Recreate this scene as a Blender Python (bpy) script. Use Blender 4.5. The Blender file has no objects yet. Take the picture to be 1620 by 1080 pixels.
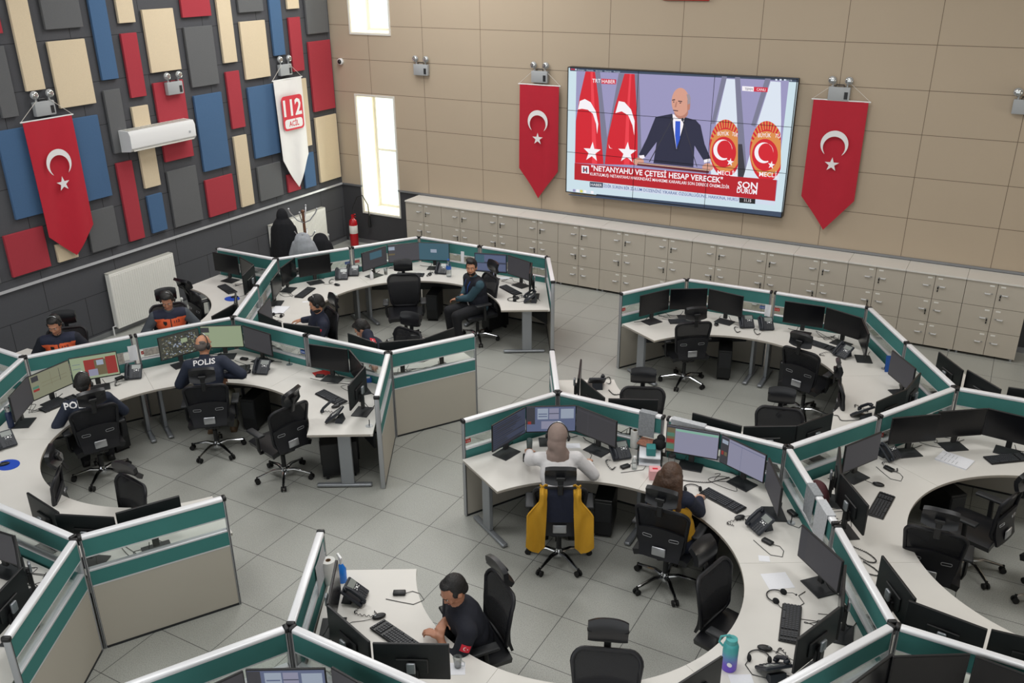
import bpy, bmesh, math, random
from mathutils import Vector, Matrix, Quaternion, Euler
from mathutils.bvhtree import BVHTree
random.seed(7)
S = bpy.context.scene
COL = S.collection
PI = math.pi
R = math.radians

# ---------------------------------------------------------------- camera
cam_d = bpy.data.cameras.new('camera'); cam = bpy.data.objects.new('camera', cam_d); COL.objects.link(cam)
CR = [(0.874321, 0.485289, -0.007636), (-0.190594, 0.357768, 0.914153), (-0.44636, 0.797808, -0.405297)]
cam.matrix_world = Matrix(((CR[0][0], CR[1][0], -CR[2][0], 0.0), (CR[0][1], CR[1][1], -CR[2][1], 0.0),
                           (CR[0][2], CR[1][2], -CR[2][2], 5.2992), (0, 0, 0, 1)))
cam_d.sensor_width = 36.0
cam_d.lens = 36.0 * 1431.6 / 1620.0
cam_d.shift_x, cam_d.shift_y = 0.00145, 0.01494
cam_d.clip_end = 200
S.camera = cam

# ---------------------------------------------------------------- world, lights, exposure
S.view_settings.view_transform = 'Standard'
S.view_settings.look = 'None'
S.view_settings.gamma = 1.0
S.view_settings.use_curve_mapping = False
S.view_settings.exposure = 0.0
w = bpy.data.worlds.new('daylight'); S.world = w; w.use_nodes = True
w.node_tree.nodes['Background'].inputs[0].default_value = (0.97, 0.99, 1.0, 1)
w.node_tree.nodes['Background'].inputs[1].default_value = 1.35

YBW = 14.04
def area(name, loc, sx, sy, power, col=(1, 1, 1), rot=(0, 0, 0)):
    l = bpy.data.lights.new(name, 'AREA'); l.shape = 'RECTANGLE'; l.size = sx; l.size_y = sy; l.energy = power; l.color = col
    o = bpy.data.objects.new(name, l); COL.objects.link(o); o.location = loc; o.rotation_euler = rot
    return o
for i, (x, y) in enumerate([(-8.5, 4), (-3, 4), (-8.5, 10), (-3, 10), (2.5, 7), (-8.8, 12.3)]):  # last one is an added fill that brightens the back wall's left part
    area('ceiling_or_fill_light', (x, y, 6.85), 3.2, 1.6, 125, (1.0, 0.995, 0.985))
area('window_daylight', (-10.73, YBW + 1.3, 1.9), 1.6, 3.0, 170, (1.0, 0.985, 0.93), (R(-90), 0, 0))
area('window_daylight', (-10.73, YBW + 1.3, 5.3), 1.6, 2.6, 120, (1.0, 0.985, 0.93), (R(-90), 0, 0))
area('daylight_from_right', (6.6, 12.0, 2.6), 2.4, 3.0, 60, (1.0, 0.9, 0.72), (0, R(90), 0))

# ---------------------------------------------------------------- materials
def srgb(c):
    if isinstance(c, str):
        c = tuple(int(c[i:i + 2], 16) for i in (0, 2, 4))
    return tuple(((v / 255) / 12.92 if v / 255 <= 0.04045 else ((v / 255 + 0.055) / 1.055) ** 2.4) for v in c) + (1.0,)
MATS = {}
def mat(name, col, rough=0.6, metal=0.0, noise=0.0, nscale=40.0, bump=0.0, spec=0.5, emit=0.0, bscale=None):
    if name in MATS: return MATS[name]
    m = bpy.data.materials.new(name); m.use_nodes = True; MATS[name] = m
    nt = m.node_tree; b = nt.nodes['Principled BSDF']
    c = srgb(col)
    b.inputs['Base Color'].default_value = c
    b.inputs['Roughness'].default_value = rough
    b.inputs['Metallic'].default_value = metal
    b.inputs['Specular IOR Level'].default_value = spec
    if noise or bump:
        tc = nt.nodes.new('ShaderNodeTexCoord'); n = nt.nodes.new('ShaderNodeTexNoise'); n.inputs['Scale'].default_value = nscale
        n.inputs['Detail'].default_value = 3
        nt.links.new(tc.outputs['Object'], n.inputs['Vector'])
        if noise:
            mx = nt.nodes.new('ShaderNodeMix'); mx.data_type = 'RGBA'
            mx.inputs[6].default_value = tuple(v * (1 - noise) for v in c[:3]) + (1,)
            mx.inputs[7].default_value = tuple(min(1, v * (1 + noise)) for v in c[:3]) + (1,)
            nt.links.new(n.outputs[0], mx.inputs[0]); nt.links.new(mx.outputs[2], b.inputs['Base Color'])
        if bump:
            n2 = n
            if bscale:
                n2 = nt.nodes.new('ShaderNodeTexNoise'); n2.inputs['Scale'].default_value = bscale; nt.links.new(tc.outputs['Object'], n2.inputs['Vector'])
            bp = nt.nodes.new('ShaderNodeBump'); bp.inputs['Strength'].default_value = bump; bp.inputs['Distance'].default_value = 0.01
            nt.links.new(n2.outputs[0], bp.inputs['Height']); nt.links.new(bp.outputs[0], b.inputs['Normal'])
    if emit:
        b.inputs['Emission Color'].default_value = c; b.inputs['Emission Strength'].default_value = emit
        b.inputs['Base Color'].default_value = (0.01, 0.01, 0.01, 1)
    return m

def grid_mat(name, col, line, ax1, p1, o1, w1, ax2, p2, o2, w2, rough, noise=0.05, nscale=6, speck=0.0, below=None, stagger=0.0, spec=0.5, bump=0.0):
    """flat surface divided by thin joints, laid out in the room's own metres"""
    m = bpy.data.materials.new(name); m.use_nodes = True; MATS[name] = m
    nt = m.node_tree; b = nt.nodes['Principled BSDF']; N = nt.nodes.new; L = nt.links.new
    geo = N('ShaderNodeNewGeometry'); sep = N('ShaderNodeSeparateXYZ'); L(geo.outputs['Position'], sep.inputs[0])
    def math_(op, a, bb):
        n = N('ShaderNodeMath'); n.operation = op
        for i, v in enumerate((a, bb)):
            if v is None: continue
            if isinstance(v, (int, float)): n.inputs[i].default_value = v
            else: L(v, n.inputs[i])
        return n.outputs[0]
    def line_of(src, p, o, w):
        f = math_('FRACT', math_('DIVIDE', math_('SUBTRACT', src, o), p), None)
        return math_('GREATER_THAN', math_('ABSOLUTE', math_('SUBTRACT', f, 0.5), None), 0.5 - w / p / 2)
    l2 = line_of(sep.outputs[ax2], p2, o2, w2)
    src1 = sep.outputs[ax1]
    if stagger:
        row = math_('MODULO', math_('FLOOR', math_('DIVIDE', math_('SUBTRACT', sep.outputs[ax2], o2 - 20 * p2), p2), None), 2)
        src1 = math_('ADD', src1, math_('MULTIPLY', row, stagger))
    l1 = line_of(src1, p1, o1, w1)
    ln = math_('MAXIMUM', l1, l2)
    noi = N('ShaderNodeTexNoise'); noi.inputs['Scale'].default_value = nscale; noi.inputs['Detail'].default_value = 4
    L(geo.outputs['Position'], noi.inputs['Vector'])
    c = srgb(col)
    mx = N('ShaderNodeMix'); mx.data_type = 'RGBA'; mx.inputs[6].default_value = tuple(v * (1 - noise) for v in c[:3]) + (1,)
    mx.inputs[7].default_value = tuple(min(1, v * (1 + noise)) for v in c[:3]) + (1,); L(noi.outputs[0], mx.inputs[0])
    cur = mx.outputs[2]
    if speck:
        n3 = N('ShaderNodeTexNoise'); n3.inputs['Scale'].default_value = 120; n3.inputs['Detail'].default_value = 2; L(geo.outputs['Position'], n3.inputs['Vector'])
        mm = N('ShaderNodeMix'); mm.data_type = 'RGBA'; mm.blend_type = 'MULTIPLY'; mm.inputs[0].default_value = speck
        rp = N('ShaderNodeValToRGB'); rp.color_ramp.elements[0].position = 0.38; rp.color_ramp.elements[0].color = (0.35, 0.35, 0.33, 1); rp.color_ramp.elements[1].position = 0.5; rp.color_ramp.elements[1].color = (1, 1, 1, 1)
        L(n3.outputs[0], rp.inputs[0]); L(cur, mm.inputs[6]); L(rp.outputs[0], mm.inputs[7]); cur = mm.outputs[2]
    m2 = N('ShaderNodeMix'); m2.data_type = 'RGBA'; m2.inputs[7].default_value = srgb(line); L(ln, m2.inputs[0]); L(cur, m2.inputs[6])
    cur = m2.outputs[2]
    if below:
        m3 = N('ShaderNodeMix'); m3.data_type = 'RGBA'; m3.inputs[7].default_value = srgb(below[1])
        L(math_('LESS_THAN', sep.outputs[2], below[0]), m3.inputs[0]); L(cur, m3.inputs[6]); cur = m3.outputs[2]
    L(cur, b.inputs['Base Color']); b.inputs['Roughness'].default_value = rough; b.inputs['Specular IOR Level'].default_value = spec
    if bump:
        n4 = N('ShaderNodeTexNoise'); n4.inputs['Scale'].default_value = 220; L(geo.outputs['Position'], n4.inputs['Vector'])
        bp = N('ShaderNodeBump'); bp.inputs['Strength'].default_value = bump; bp.inputs['Distance'].default_value = 0.004; L(n4.outputs[0], bp.inputs['Height']); L(bp.outputs[0], b.inputs['Normal'])
    return m

def glass_mat(name, tint=(0.93, 0.97, 0.96), gl=0.10, rough=0.03):
    m = bpy.data.materials.new(name); m.use_nodes = True; MATS[name] = m; nt = m.node_tree; nt.nodes.remove(nt.nodes['Principled BSDF'])
    t = nt.nodes.new('ShaderNodeBsdfTransparent'); t.inputs[0].default_value = (*tint, 1); g = nt.nodes.new('ShaderNodeBsdfGlossy'); g.inputs['Roughness'].default_value = rough
    lw = nt.nodes.new('ShaderNodeLayerWeight'); lw.inputs[0].default_value = 0.25
    mu = nt.nodes.new('ShaderNodeMath'); mu.operation = 'MULTIPLY_ADD'; mu.inputs[1].default_value = 0.5; mu.inputs[2].default_value = gl * 0.4; nt.links.new(lw.outputs['Fresnel'], mu.inputs[0])
    mx = nt.nodes.new('ShaderNodeMixShader'); nt.links.new(mu.outputs[0], mx.inputs[0]); nt.links.new(t.outputs[0], mx.inputs[1]); nt.links.new(g.outputs[0], mx.inputs[2])
    nt.links.new(mx.outputs[0], nt.nodes['Material Output'].inputs[0]); return m

def mesh_cloth_mat(name, col, alpha):
    m = mat(name, col, 0.8); nt = m.node_tree; b = nt.nodes['Principled BSDF']; b.inputs['Alpha'].default_value = alpha; return m

mat('tabletop', 'd8d5cf', 0.42, noise=0.03, nscale=5); mat('table_edge', 'a9a298', 0.5)
mat('leg_metal', '9a9ea3', 0.35, 0.55); mat('aluminium', 'd9dade', 0.32, 0.35); mat('aluminium_dark', '8d8f92', 0.35, 0.6)
mat('teal_fabric', '3d7d79', 0.85, noise=0.06, nscale=9, bump=0.25, bscale=400); mat('panel_beige', 'b5afa3', 0.75, noise=0.03, nscale=300)
mat('black_plastic', '17181a', 0.42); mat('dark_plastic', '212326', 0.5); mat('rubber', '101011', 0.7)
mat('black_leather', '15161a', 0.34); mat('black_fabric', '131417', 0.85, noise=0.15, nscale=60); mat('shell_black', '121319', 0.5)
mat('chrome', 'cfd1d4', 0.14, 1.0); mat('silver', 'b9bbbf', 0.28, 0.7); mat('handle_silver', 'd3d4d5', 0.35, 0.1)
mesh_cloth_mat('chair_mesh', '1a1b1f', 0.82)
mat('screen_off', '0b0c10', 0.22, spec=0.35); mat('screen_idle', '46454a', emit=0.55)
mat('locker_beige', 'b9b1a4', 0.55, noise=0.02, nscale=4); mat('locker_joint', '4c463f', 0.8); mat('label_white', 'e4e2dc', 0.6)
mat('white_plastic', 'dfe0e0', 0.4); mat('white_metal', 'efeee8', 0.4); mat('radiator_slot', 'bcbab2', 0.6)
mat('paper', 'e6e7ec', 0.8, noise=0.04, nscale=60); mat('paper_grey', 'a9acb0', 0.8, noise=0.35, nscale=45)
glass_mat('clear_glass'); glass_mat('clear_plastic', (0.86, 0.89, 0.9), 0.3, 0.1)
mat('banner_red', 'b5162d', 0.75, noise=0.06, nscale=7, bump=0.3, bscale=8); mat('banner_white', 'e6e4e3', 0.75, noise=0.03, nscale=7, bump=0.3, bscale=8)
mat('mark_white', 'e9e7e8', 0.7); mat('mark_red', 'cf2036', 0.7); mat('cord_white', 'cfcac2', 0.7)
for k, c in (('cream', 'd8c7aa'), ('blue', '45658a'), ('red', 'a83440'), ('grey', '606163')):
    mat('felt_' + k, c, 0.95, noise=0.14, nscale=160, bump=0.35, bscale=260)
mat('plate_red', 'bb2420', 0.5); mat('plate_blue', '1f4f9a', 0.5)
mat('ext_red', 'b0101c', 0.3); mat('wood_dark', '6b4630', 0.5)

# ---------------------------------------------------------------- geometry helpers
class G:
    """collects shapes, links them as one mesh object"""
    def __init__(s): s.b = bmesh.new()
    def box(s, c, size, rot=None, bev=0.0, mi=0, seg=2):
        r = bmesh.ops.create_cube(s.b, size=1.0); vs = r['verts']
        M = Matrix.Translation(Vector(c)) @ (rot.to_4x4() if rot is not None else Matrix()) @ Matrix.Diagonal((*size, 1))
        bmesh.ops.transform(s.b, matrix=M, verts=vs)
        fs = set(f for v in vs for f in v.link_faces)
        if bev > 0:
            es = set(e for v in vs for e in v.link_edges)
            rr = bmesh.ops.bevel(s.b, geom=list(es), offset=bev, segments=seg, affect='EDGES', profile=0.5)
            fs = set(rr['faces']) | {f for f in fs if f.is_valid}
        for f in fs:
            if f.is_valid: f.material_index = mi
        return s
    def prism(s, pts, z0, z1, M=None, mi=0):
        vb = [s.b.verts.new((x, y, z0)) for x, y in pts]; vt = [s.b.verts.new((x, y, z1)) for x, y in pts]; n = len(pts)
        fs = [s.b.faces.new(vt), s.b.faces.new(list(reversed(vb)))]
        for i in range(n): fs.append(s.b.faces.new((vb[i], vb[(i + 1) % n], vt[(i + 1) % n], vt[i])))
        for f in fs: f.material_index = mi
        if M is not None: bmesh.ops.transform(s.b, matrix=M, verts=vb + vt)
        return s
    def poly(s, pts3, mi=0):
        f = s.b.faces.new([s.b.verts.new(p) for p in pts3]); f.material_index = mi; return s
    def tube(s, path, r, n=8, mi=0, closed=False, flat=1.0):
        P = [Vector(p) for p in path]; k = len(P); rs = r if isinstance(r, (list, tuple)) else [r] * k
        rings = []; up = None
        for i in range(k):
            if closed: t = P[(i + 1) % k] - P[i - 1]
            else: t = P[min(i + 1, k - 1)] - P[max(i - 1, 0)]
            if t.length < 1e-9: t = Vector((0, 0, 1))
            t.normalize()
            if up is None:
                up = Vector((0, 0, 1)) if abs(t.z) < 0.9 else Vector((0, 1, 0))
            a = up - t * up.dot(t)
            if a.length < 1e-6: a = t.orthogonal()
            a.normalize(); up = a; b = t.cross(a)
            rings.append([s.b.verts.new(P[i] + (a * math.cos(2 * PI * j / n) * flat + b * math.sin(2 * PI * j / n)) * rs[i]) for j in range(n)])
        for i in range(k - (0 if closed else 1)):
            A, B = rings[i], rings[(i + 1) % k]
            for j in range(n): s.b.faces.new((A[j], A[(j + 1) % n], B[(j + 1) % n], B[j])).material_index = mi
        if not closed:
            s.b.faces.new(list(reversed(rings[0]))).material_index = mi; s.b.faces.new(rings[-1]).material_index = mi
        return s
    def ell(s, c, r, rot=None, seg=14, ring=9, mi=0):
        rr = (r, r, r) if isinstance(r, (int, float)) else r
        M = Matrix.Translation(Vector(c)) @ (rot.to_4x4() if rot is not None else Matrix()) @ Matrix.Diagonal((*rr, 1))
        new = s.b.verts.new; top = new(M @ Vector((0, 0, 1))); bot = new(M @ Vector((0, 0, -1))); rings = []
        for i in range(1, ring):
            ph = PI * i / ring; z = math.cos(ph); k = math.sin(ph)
            rings.append([new(M @ Vector((k * math.cos(2 * PI * j / seg), k * math.sin(2 * PI * j / seg), z))) for j in range(seg)])
        F = s.b.faces.new
        for j in range(seg):
            k = (j + 1) % seg
            F((top, rings[0][j], rings[0][k])).material_index = mi; F((bot, rings[-1][k], rings[-1][j])).material_index = mi
            for i in range(ring - 2): F((rings[i][j], rings[i + 1][j], rings[i + 1][k], rings[i][k])).material_index = mi
        return s
    def cap(s, a, b, ra, rb, n=12):
        a, b = Vector(a), Vector(b); d = b - a
        s.ell(a, ra, seg=n, ring=8); s.ell(b, rb, seg=n, ring=8)
        if d.length > 1e-5: s.tube([a, b], [ra, rb], n)
        return s
    def lathe(s, prof, c=(0, 0, 0), n=20, mi=0):
        rings = []
        for r, z in prof:
            rings.append([s.b.verts.new((c[0] + max(r, 1e-4) * math.cos(2 * PI * j / n), c[1] + max(r, 1e-4) * math.sin(2 * PI * j / n), c[2] + z)) for j in range(n)])
        for i in range(len(prof) - 1):
            A, B = rings[i], rings[i + 1]
            for j in range(n): s.b.faces.new((A[j], A[(j + 1) % n], B[(j + 1) % n], B[j])).material_index = mi
        s.b.faces.new(list(reversed(rings[0]))).material_index = mi; s.b.faces.new(rings[-1]).material_index = mi
        return s
    def sheet(s, fn, nu, nv, th, mi=0):
        """thickened surface fn(u,v)->Vector, u,v in 0..1"""
        g = [[Vector(fn(i / nu, j / nv)) for j in range(nv + 1)] for i in range(nu + 1)]
        def nrm(i, j):
            du = g[min(i + 1, nu)][j] - g[max(i - 1, 0)][j]; dv = g[i][min(j + 1, nv)] - g[i][max(j - 1, 0)]
            n = du.cross(dv); return n.normalized() if n.length > 1e-12 else Vector((0, 0, 1))
        A = [[s.b.verts.new(g[i][j] + nrm(i, j) * th / 2) for j in range(nv + 1)] for i in range(nu + 1)]
        B = [[s.b.verts.new(g[i][j] - nrm(i, j) * th / 2) for j in range(nv + 1)] for i in range(nu + 1)]
        F = lambda *v: setattr(s.b.faces.new(v), 'material_index', mi)
        for i in range(nu):
            for j in range(nv):
                F(A[i][j], A[i + 1][j], A[i + 1][j + 1], A[i][j + 1]); F(B[i][j], B[i][j + 1], B[i + 1][j + 1], B[i + 1][j])
        for i in range(nu):
            F(A[i][0], B[i][0], B[i + 1][0], A[i + 1][0]); F(A[i][nv], A[i + 1][nv], B[i + 1][nv], B[i][nv])
        for j in range(nv):
            F(A[0][j], A[0][j + 1], B[0][j + 1], B[0][j]); F(A[nu][j], B[nu][j], B[nu][j + 1], A[nu][j + 1])
        return s
    def xf(s, M): bmesh.ops.transform(s.b, matrix=M, verts=s.b.verts[:]); return s
    def out(s, name, m, parent=None, smooth=40, loc=None, rot=None):
        bmesh.ops.recalc_face_normals(s.b, faces=s.b.faces[:])
        me = bpy.data.meshes.new(name); s.b.to_mesh(me); s.b.free()
        for k in (m if isinstance(m, (list, tuple)) else [m]): me.materials.append(MATS[k] if isinstance(k, str) else k)
        if smooth:
            me.shade_smooth(); me.set_sharp_from_angle(angle=R(smooth))
        o = bpy.data.objects.new(name, me); COL.objects.link(o)
        if parent is not None: o.parent = parent
        if loc is not None: o.location = loc
        if rot is not None: o.rotation_euler = rot
        return o

def tag(o, label=None, cat=None, group=None, kind=None):
    if label: o['label'] = label
    if cat: o['category'] = cat
    if group: o['group'] = group
    if kind: o['kind'] = kind
    return o
def thing(name, label, cat, loc=(0, 0, 0), rz=0.0, group=None):
    o = bpy.data.objects.new(name, None); COL.objects.link(o); o.empty_display_size = 0.1
    o.location = loc; o.rotation_euler = (0, 0, rz); return tag(o, label, cat, group)
def struct(g, name, m, smooth=0): return tag(g.out(name, m, smooth=smooth), kind='structure')
def children(o): return [c for c in ALLCH.get(o, [])]
def dup(root, loc, rz, label, group=None):
    r = root.copy(); COL.objects.link(r); r.location = loc; r.rotation_euler = (0, 0, rz); r['label'] = label
    if group: r['group'] = group
    for ch in list(root.children):
        c = ch.copy(); COL.objects.link(c); c.parent = r
        for g2 in list(ch.children):
            d = g2.copy(); COL.objects.link(d); d.parent = c
    return r
def rotz(a): return Matrix.Rotation(a, 3, 'Z')

TMC = {}
def text_mesh(s, h, width=None, bold=0.0, align='LEFT'):
    k_ = (s, h, width, bold, align)
    if k_ not in TMC: TMC[k_] = text_mesh0(*k_)
    return TMC[k_].copy()
def text_mesh0(s, h, width=None, bold=0.0, align='LEFT'):
    """flat lettering in the XY plane as bmesh-ready mesh; height h = capital height"""
    cu = bpy.data.curves.new('lettering', 'FONT'); cu.body = s; cu.size = 1.0; cu.offset = bold; cu.align_x = align; cu.resolution_u = 2
    o = bpy.data.objects.new('lettering', cu); COL.objects.link(o)
    dg = bpy.context.evaluated_depsgraph_get(); me = bpy.data.meshes.new_from_object(o.evaluated_get(dg))
    COL.objects.unlink(o); bpy.data.objects.remove(o); bpy.data.curves.remove(cu)
    xs = [v.co.x for v in me.vertices] or [0, 1]; W = max(xs) - min(xs); x0 = min(xs)
    k = h / 0.70; kx = (width / W) if width else k
    for v in me.vertices: v.co = ((v.co.x - (x0 if align == 'LEFT' else 0)) * kx, v.co.y * k, 0)
    return me
def text_obj(name, s, h, m, parent, M, width=None, bold=0.0, align='LEFT'):
    me = text_mesh(s, h, width, bold, align); me.transform(M); me.name = name
    me.materials.clear(); me.materials.append(MATS[m]); o = bpy.data.objects.new(name, me); COL.objects.link(o); o.parent = parent; return o
# data measured for the room
CAM = {'R': [(0.874321, 0.485289, -0.007636), (-0.190594, 0.357768, 0.914153), (-0.44636, 0.797808, -0.405297)], 'f': 1431.6, 'loc': (0, 0, 5.2992), 'shift': (0.00145, 0.01494)}
MON = [('c1', 'centre', -3.621, 7.303, -59), ('c1', 'left', -3.886, 6.916, -11), ('c1', 'right', -3.158, 7.371, -104), ('c2', 'left', -2.209, 7.521, -82), ('c2', 'centre', -1.7, 7.443, -112),
 ('c2', 'right', -1.328, 7.095, -153), ('c3', 'left', -0.748, 6.225, -132), ('c3', 'centre', -0.508, 5.776, -172), ('c3', 'right', -0.578, 5.287, 159), ('c4', 'left', -1.164, 4.427, 156),
 ('c5', 'left', -2.898, 3.795, 117), ('c5', 'centre', -3.383, 3.756, 72), ('c5', 'right', -3.762, 4.057, 32), ('u1', 'left', -3.893, 10.972, -29), ('u1', 'centre', -3.54, 11.322, -59),
 ('u1', 'right', -3.059, 11.406, -100), ('u2', 'left', -2.03, 11.462, -87), ('u2', 'centre', -1.527, 11.372, -111), ('u2', 'right', -1.218, 11.023, -162), ('u3', 'left', -0.674, 10.194, 216),
 ('u3', 'centre', -0.51, 9.659, 171), ('u3', 'right', -0.659, 9.185, 154), ('u4', 'left', -1.237, 8.286, 151), ('u4', 'centre', -1.583, 7.937, 120), ('u4', 'right', -2.068, 7.833, 85),
 ('u5', 'left', -2.958, 7.823, 115), ('u5', 'centre', -3.422, 7.867, 53), ('u5', 'right', -3.744, 8.277, 22), ('m1', 'left', -8.821, 5.038, 35), ('m1', 'centre', -8.964, 5.492, 1),
 ('m1', 'right', -8.846, 5.97, -36), ('m2', 'left', -8.487, 6.908, -20), ('m2', 'centre', -8.208, 7.326, -58), ('m2', 'right', -7.726, 7.43, -96), ('m3', 'left', -6.605, 7.433, -80),
 ('m3', 'centre', -6.137, 7.341, -125), ('m3', 'right', -5.82, 6.953, -163), ('m4', 'left', -5.792, 4.12, 150), ('m4', 'centre', -6.112, 3.76, 113), ('m4', 'right', -6.588, 3.727, 82),
 ('t1', 'left', -8.952, 9.134, 29), ('t1', 'centre', -9.191, 9.662, 18), ('t1', 'right', -9.054, 10.081, -30), ('t2', 'left', -8.443, 10.781, -11), ('t2', 'centre', -8.219, 11.252, -45),
 ('t2', 'right', -7.827, 11.508, -69), ('t3', 'left', -6.735, 11.434, -74), ('t3', 'centre', -6.237, 11.418, -109), ('t3', 'right', -5.879, 11.109, 204), ('t4', 'left', -5.703, 8.393, 164),
 ('t4', 'centre', -5.966, 7.998, 130), ('t4', 'right', -6.411, 7.851, 80), ('t5', 'left', -7.339, 7.805, 102), ('t5', 'centre', -7.864, 7.834, 75), ('t5', 'right', -8.253, 8.159, 26),
 ('w1', 'left', -10.336, 9.508, -89), ('w1', 'centre', -9.823, 9.43, -112), ('w1', 'right', -9.484, 9.11, -154), ('w2', 'left', -8.729, 8.173, -137), ('w2', 'centre', -8.503, 7.734, -171),
 ('r1', 'left', -0.65, 7.15, 35), ('r1', 'centre', -0.85, 7.588, 12), ('r1', 'right', -0.733, 8.086, -29), ('r2', 'left', -0.361, 8.806, -52), ('r2', 'centre', 0.026, 9.156, -54),
 ('r2', 'right', 0.481, 9.287, 264), ('r3', 'right', -0.157, 6.075, 34), ('r3', 'centre', 0.188, 5.796, 82), ('r3', 'left', 0.713, 5.801, 96), ('x1', 'right', -0.19, 10.405, 34),
 ('x1', 'centre', 0.162, 10.015, 43), ('x1', 'left', 0.641, 9.997, 96), ('q1', 'left', -0.179, 4.966, 336), ('q1', 'centre', 0.142, 5.33, -59), ('q1', 'right', 0.638, 5.414, 264),
 ('d1', 'left', -3.786, 2.827, 336), ('d1', 'centre', -3.459, 3.198, -60), ('d1', 'right', -2.965, 3.325, 264), ('l1', 'left', -6.614, 3.255, 276), ('l1', 'centre', -6.146, 3.163, 240),
 ('l1', 'right', -5.838, 2.835, 204)]
VX = {'A': (-9.566, 5.592),
 'AB': (-8.971, 6.64),
 'B': (-8.334, 7.669),
 'BC': (-7.111, 7.651),
 'BF': (-8.922, 8.699),
 'C': (-5.917, 7.679),
 'D': (-5.309, 8.653),
 'E': (-5.326, 6.658),
 'F': (-9.543, 9.773),
 'FH': (-8.895, 10.775),
 'G': (-5.936, 3.529),
 'G2': (-5.319, 4.545),
 'G3': (-5.329, 2.517),
 'H': (-8.277, 11.771),
 'HI': (-7.118, 11.78),
 'I': (-5.922, 11.777),
 'J': (-5.333, 10.77),
 'K': (-10.766, 9.758),
 'P': (-4.332, 10.77),
 'Q': (-4.289, 8.65),
 'R': (-4.29, 6.643),
 'S': (-3.737, 3.55),
 'S2': (-4.294, 4.549),
 'V1': (-3.733, 11.766),
 'V12': (-2.521, 11.811),
 'V2': (-1.292, 11.806),
 'V23': (-0.696, 10.773),
 'V3': (-0.095, 9.745),
 'V34': (-0.701, 8.689),
 'V4': (-1.336, 7.646),
 'V45': (-2.536, 7.675),
 'V47': (-0.694, 6.565),
 'V5': (-3.731, 7.671),
 'V7': (-0.12, 5.537),
 'a1': (-10.75, 5.62),
 'a2': (-11.57, 5.62),
 'ae': (-8.33, 3.53),
 'am': (-8.95, 4.57),
 'gm': (-7.13, 3.53),
 'r3a': (1.1, 9.78),
 'r3b': (2.3, 9.78),
 'r7a': (1.08, 5.53),
 'r7b': (2.28, 5.53),
 'sm': (-2.53, 3.53),
 'sn': (-4.34, 2.51),
 'so': (-4.94, 1.47),
 'v7e': (-1.31, 3.47),
 'v7m': (-0.71, 4.5)}
KB = [('m1', -8.924, 5.502, 86.5, 0.45), ('m2', -7.883, 7.108, 41.5, 0.3), ('m3', -6.304, 7.071, -14.5, 0.44), ('c2', -1.756, 7.106, -22.1, 0.44), ('c3', -0.813, 5.715, -80.3, 0.43),
 ('c5', -3.325, 4.18, -12.8, 0.25), ('u1', -3.531, 11.206, 32.6, 0.39), ('u2', -1.73, 11.221, -19.2, 0.38), ('r1', -0.467, 7.711, -95.5, 0.43), ('r2', 0.494, 9.175, 38.5, 0.45),
 ('t1', -8.921, 9.663, 104.7, 0.42), ('t2', -8.002, 11.083, 22.4, 0.46), ('t3', -6.253, 11.192, -29.2, 0.44), ('w1', -10.074, 9.228, -22.6, 0.45), ('c1', -3.544, 7.021, 28.3, 0.21)]
MOUSE = [('m3', -6.114, 6.921), ('m2', -7.647, 7.148), ('c2', -1.54, 6.906), ('c3', -0.911, 5.355), ('c5', -3.572, 4.302), ('u1', -3.118, 11.29), ('r1', -0.547, 8.067), ('t1', -8.717, 10.16),
 ('t2', -7.74, 11.25), ('t3', -6.002, 10.913), ('c1', -3.082, 7.109), ('w1', -9.72, 9.021), ('m0', -8.227, 4.357)]
PHONE = [('m1', -8.761, 6.395, -50), ('m3', -5.916, 6.662, 200), ('m2', -7.497, 7.228, -70), ('m0', -8.568, 4.604, -20), ('t1', -8.855, 10.445, -55), ('t2', -7.623, 11.409, -75), ('t3', -5.774, 10.914, 200),
 ('u1', -2.752, 11.422, -60), ('u2', -1.419, 11.012, -120), ('u5', -3.766, 8.782, 120), ('c1', -2.902, 7.405, -45), ('c2', -1.34, 6.829, -130), ('c5', -3.858, 4.382, 20), ('r1', -0.537, 8.659, -30),
 ('u4', -0.927, 9.427, 150), ('t5x', -8.814, 10.672, -60), ('c4', -0.798, 5.129, 130)]
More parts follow.
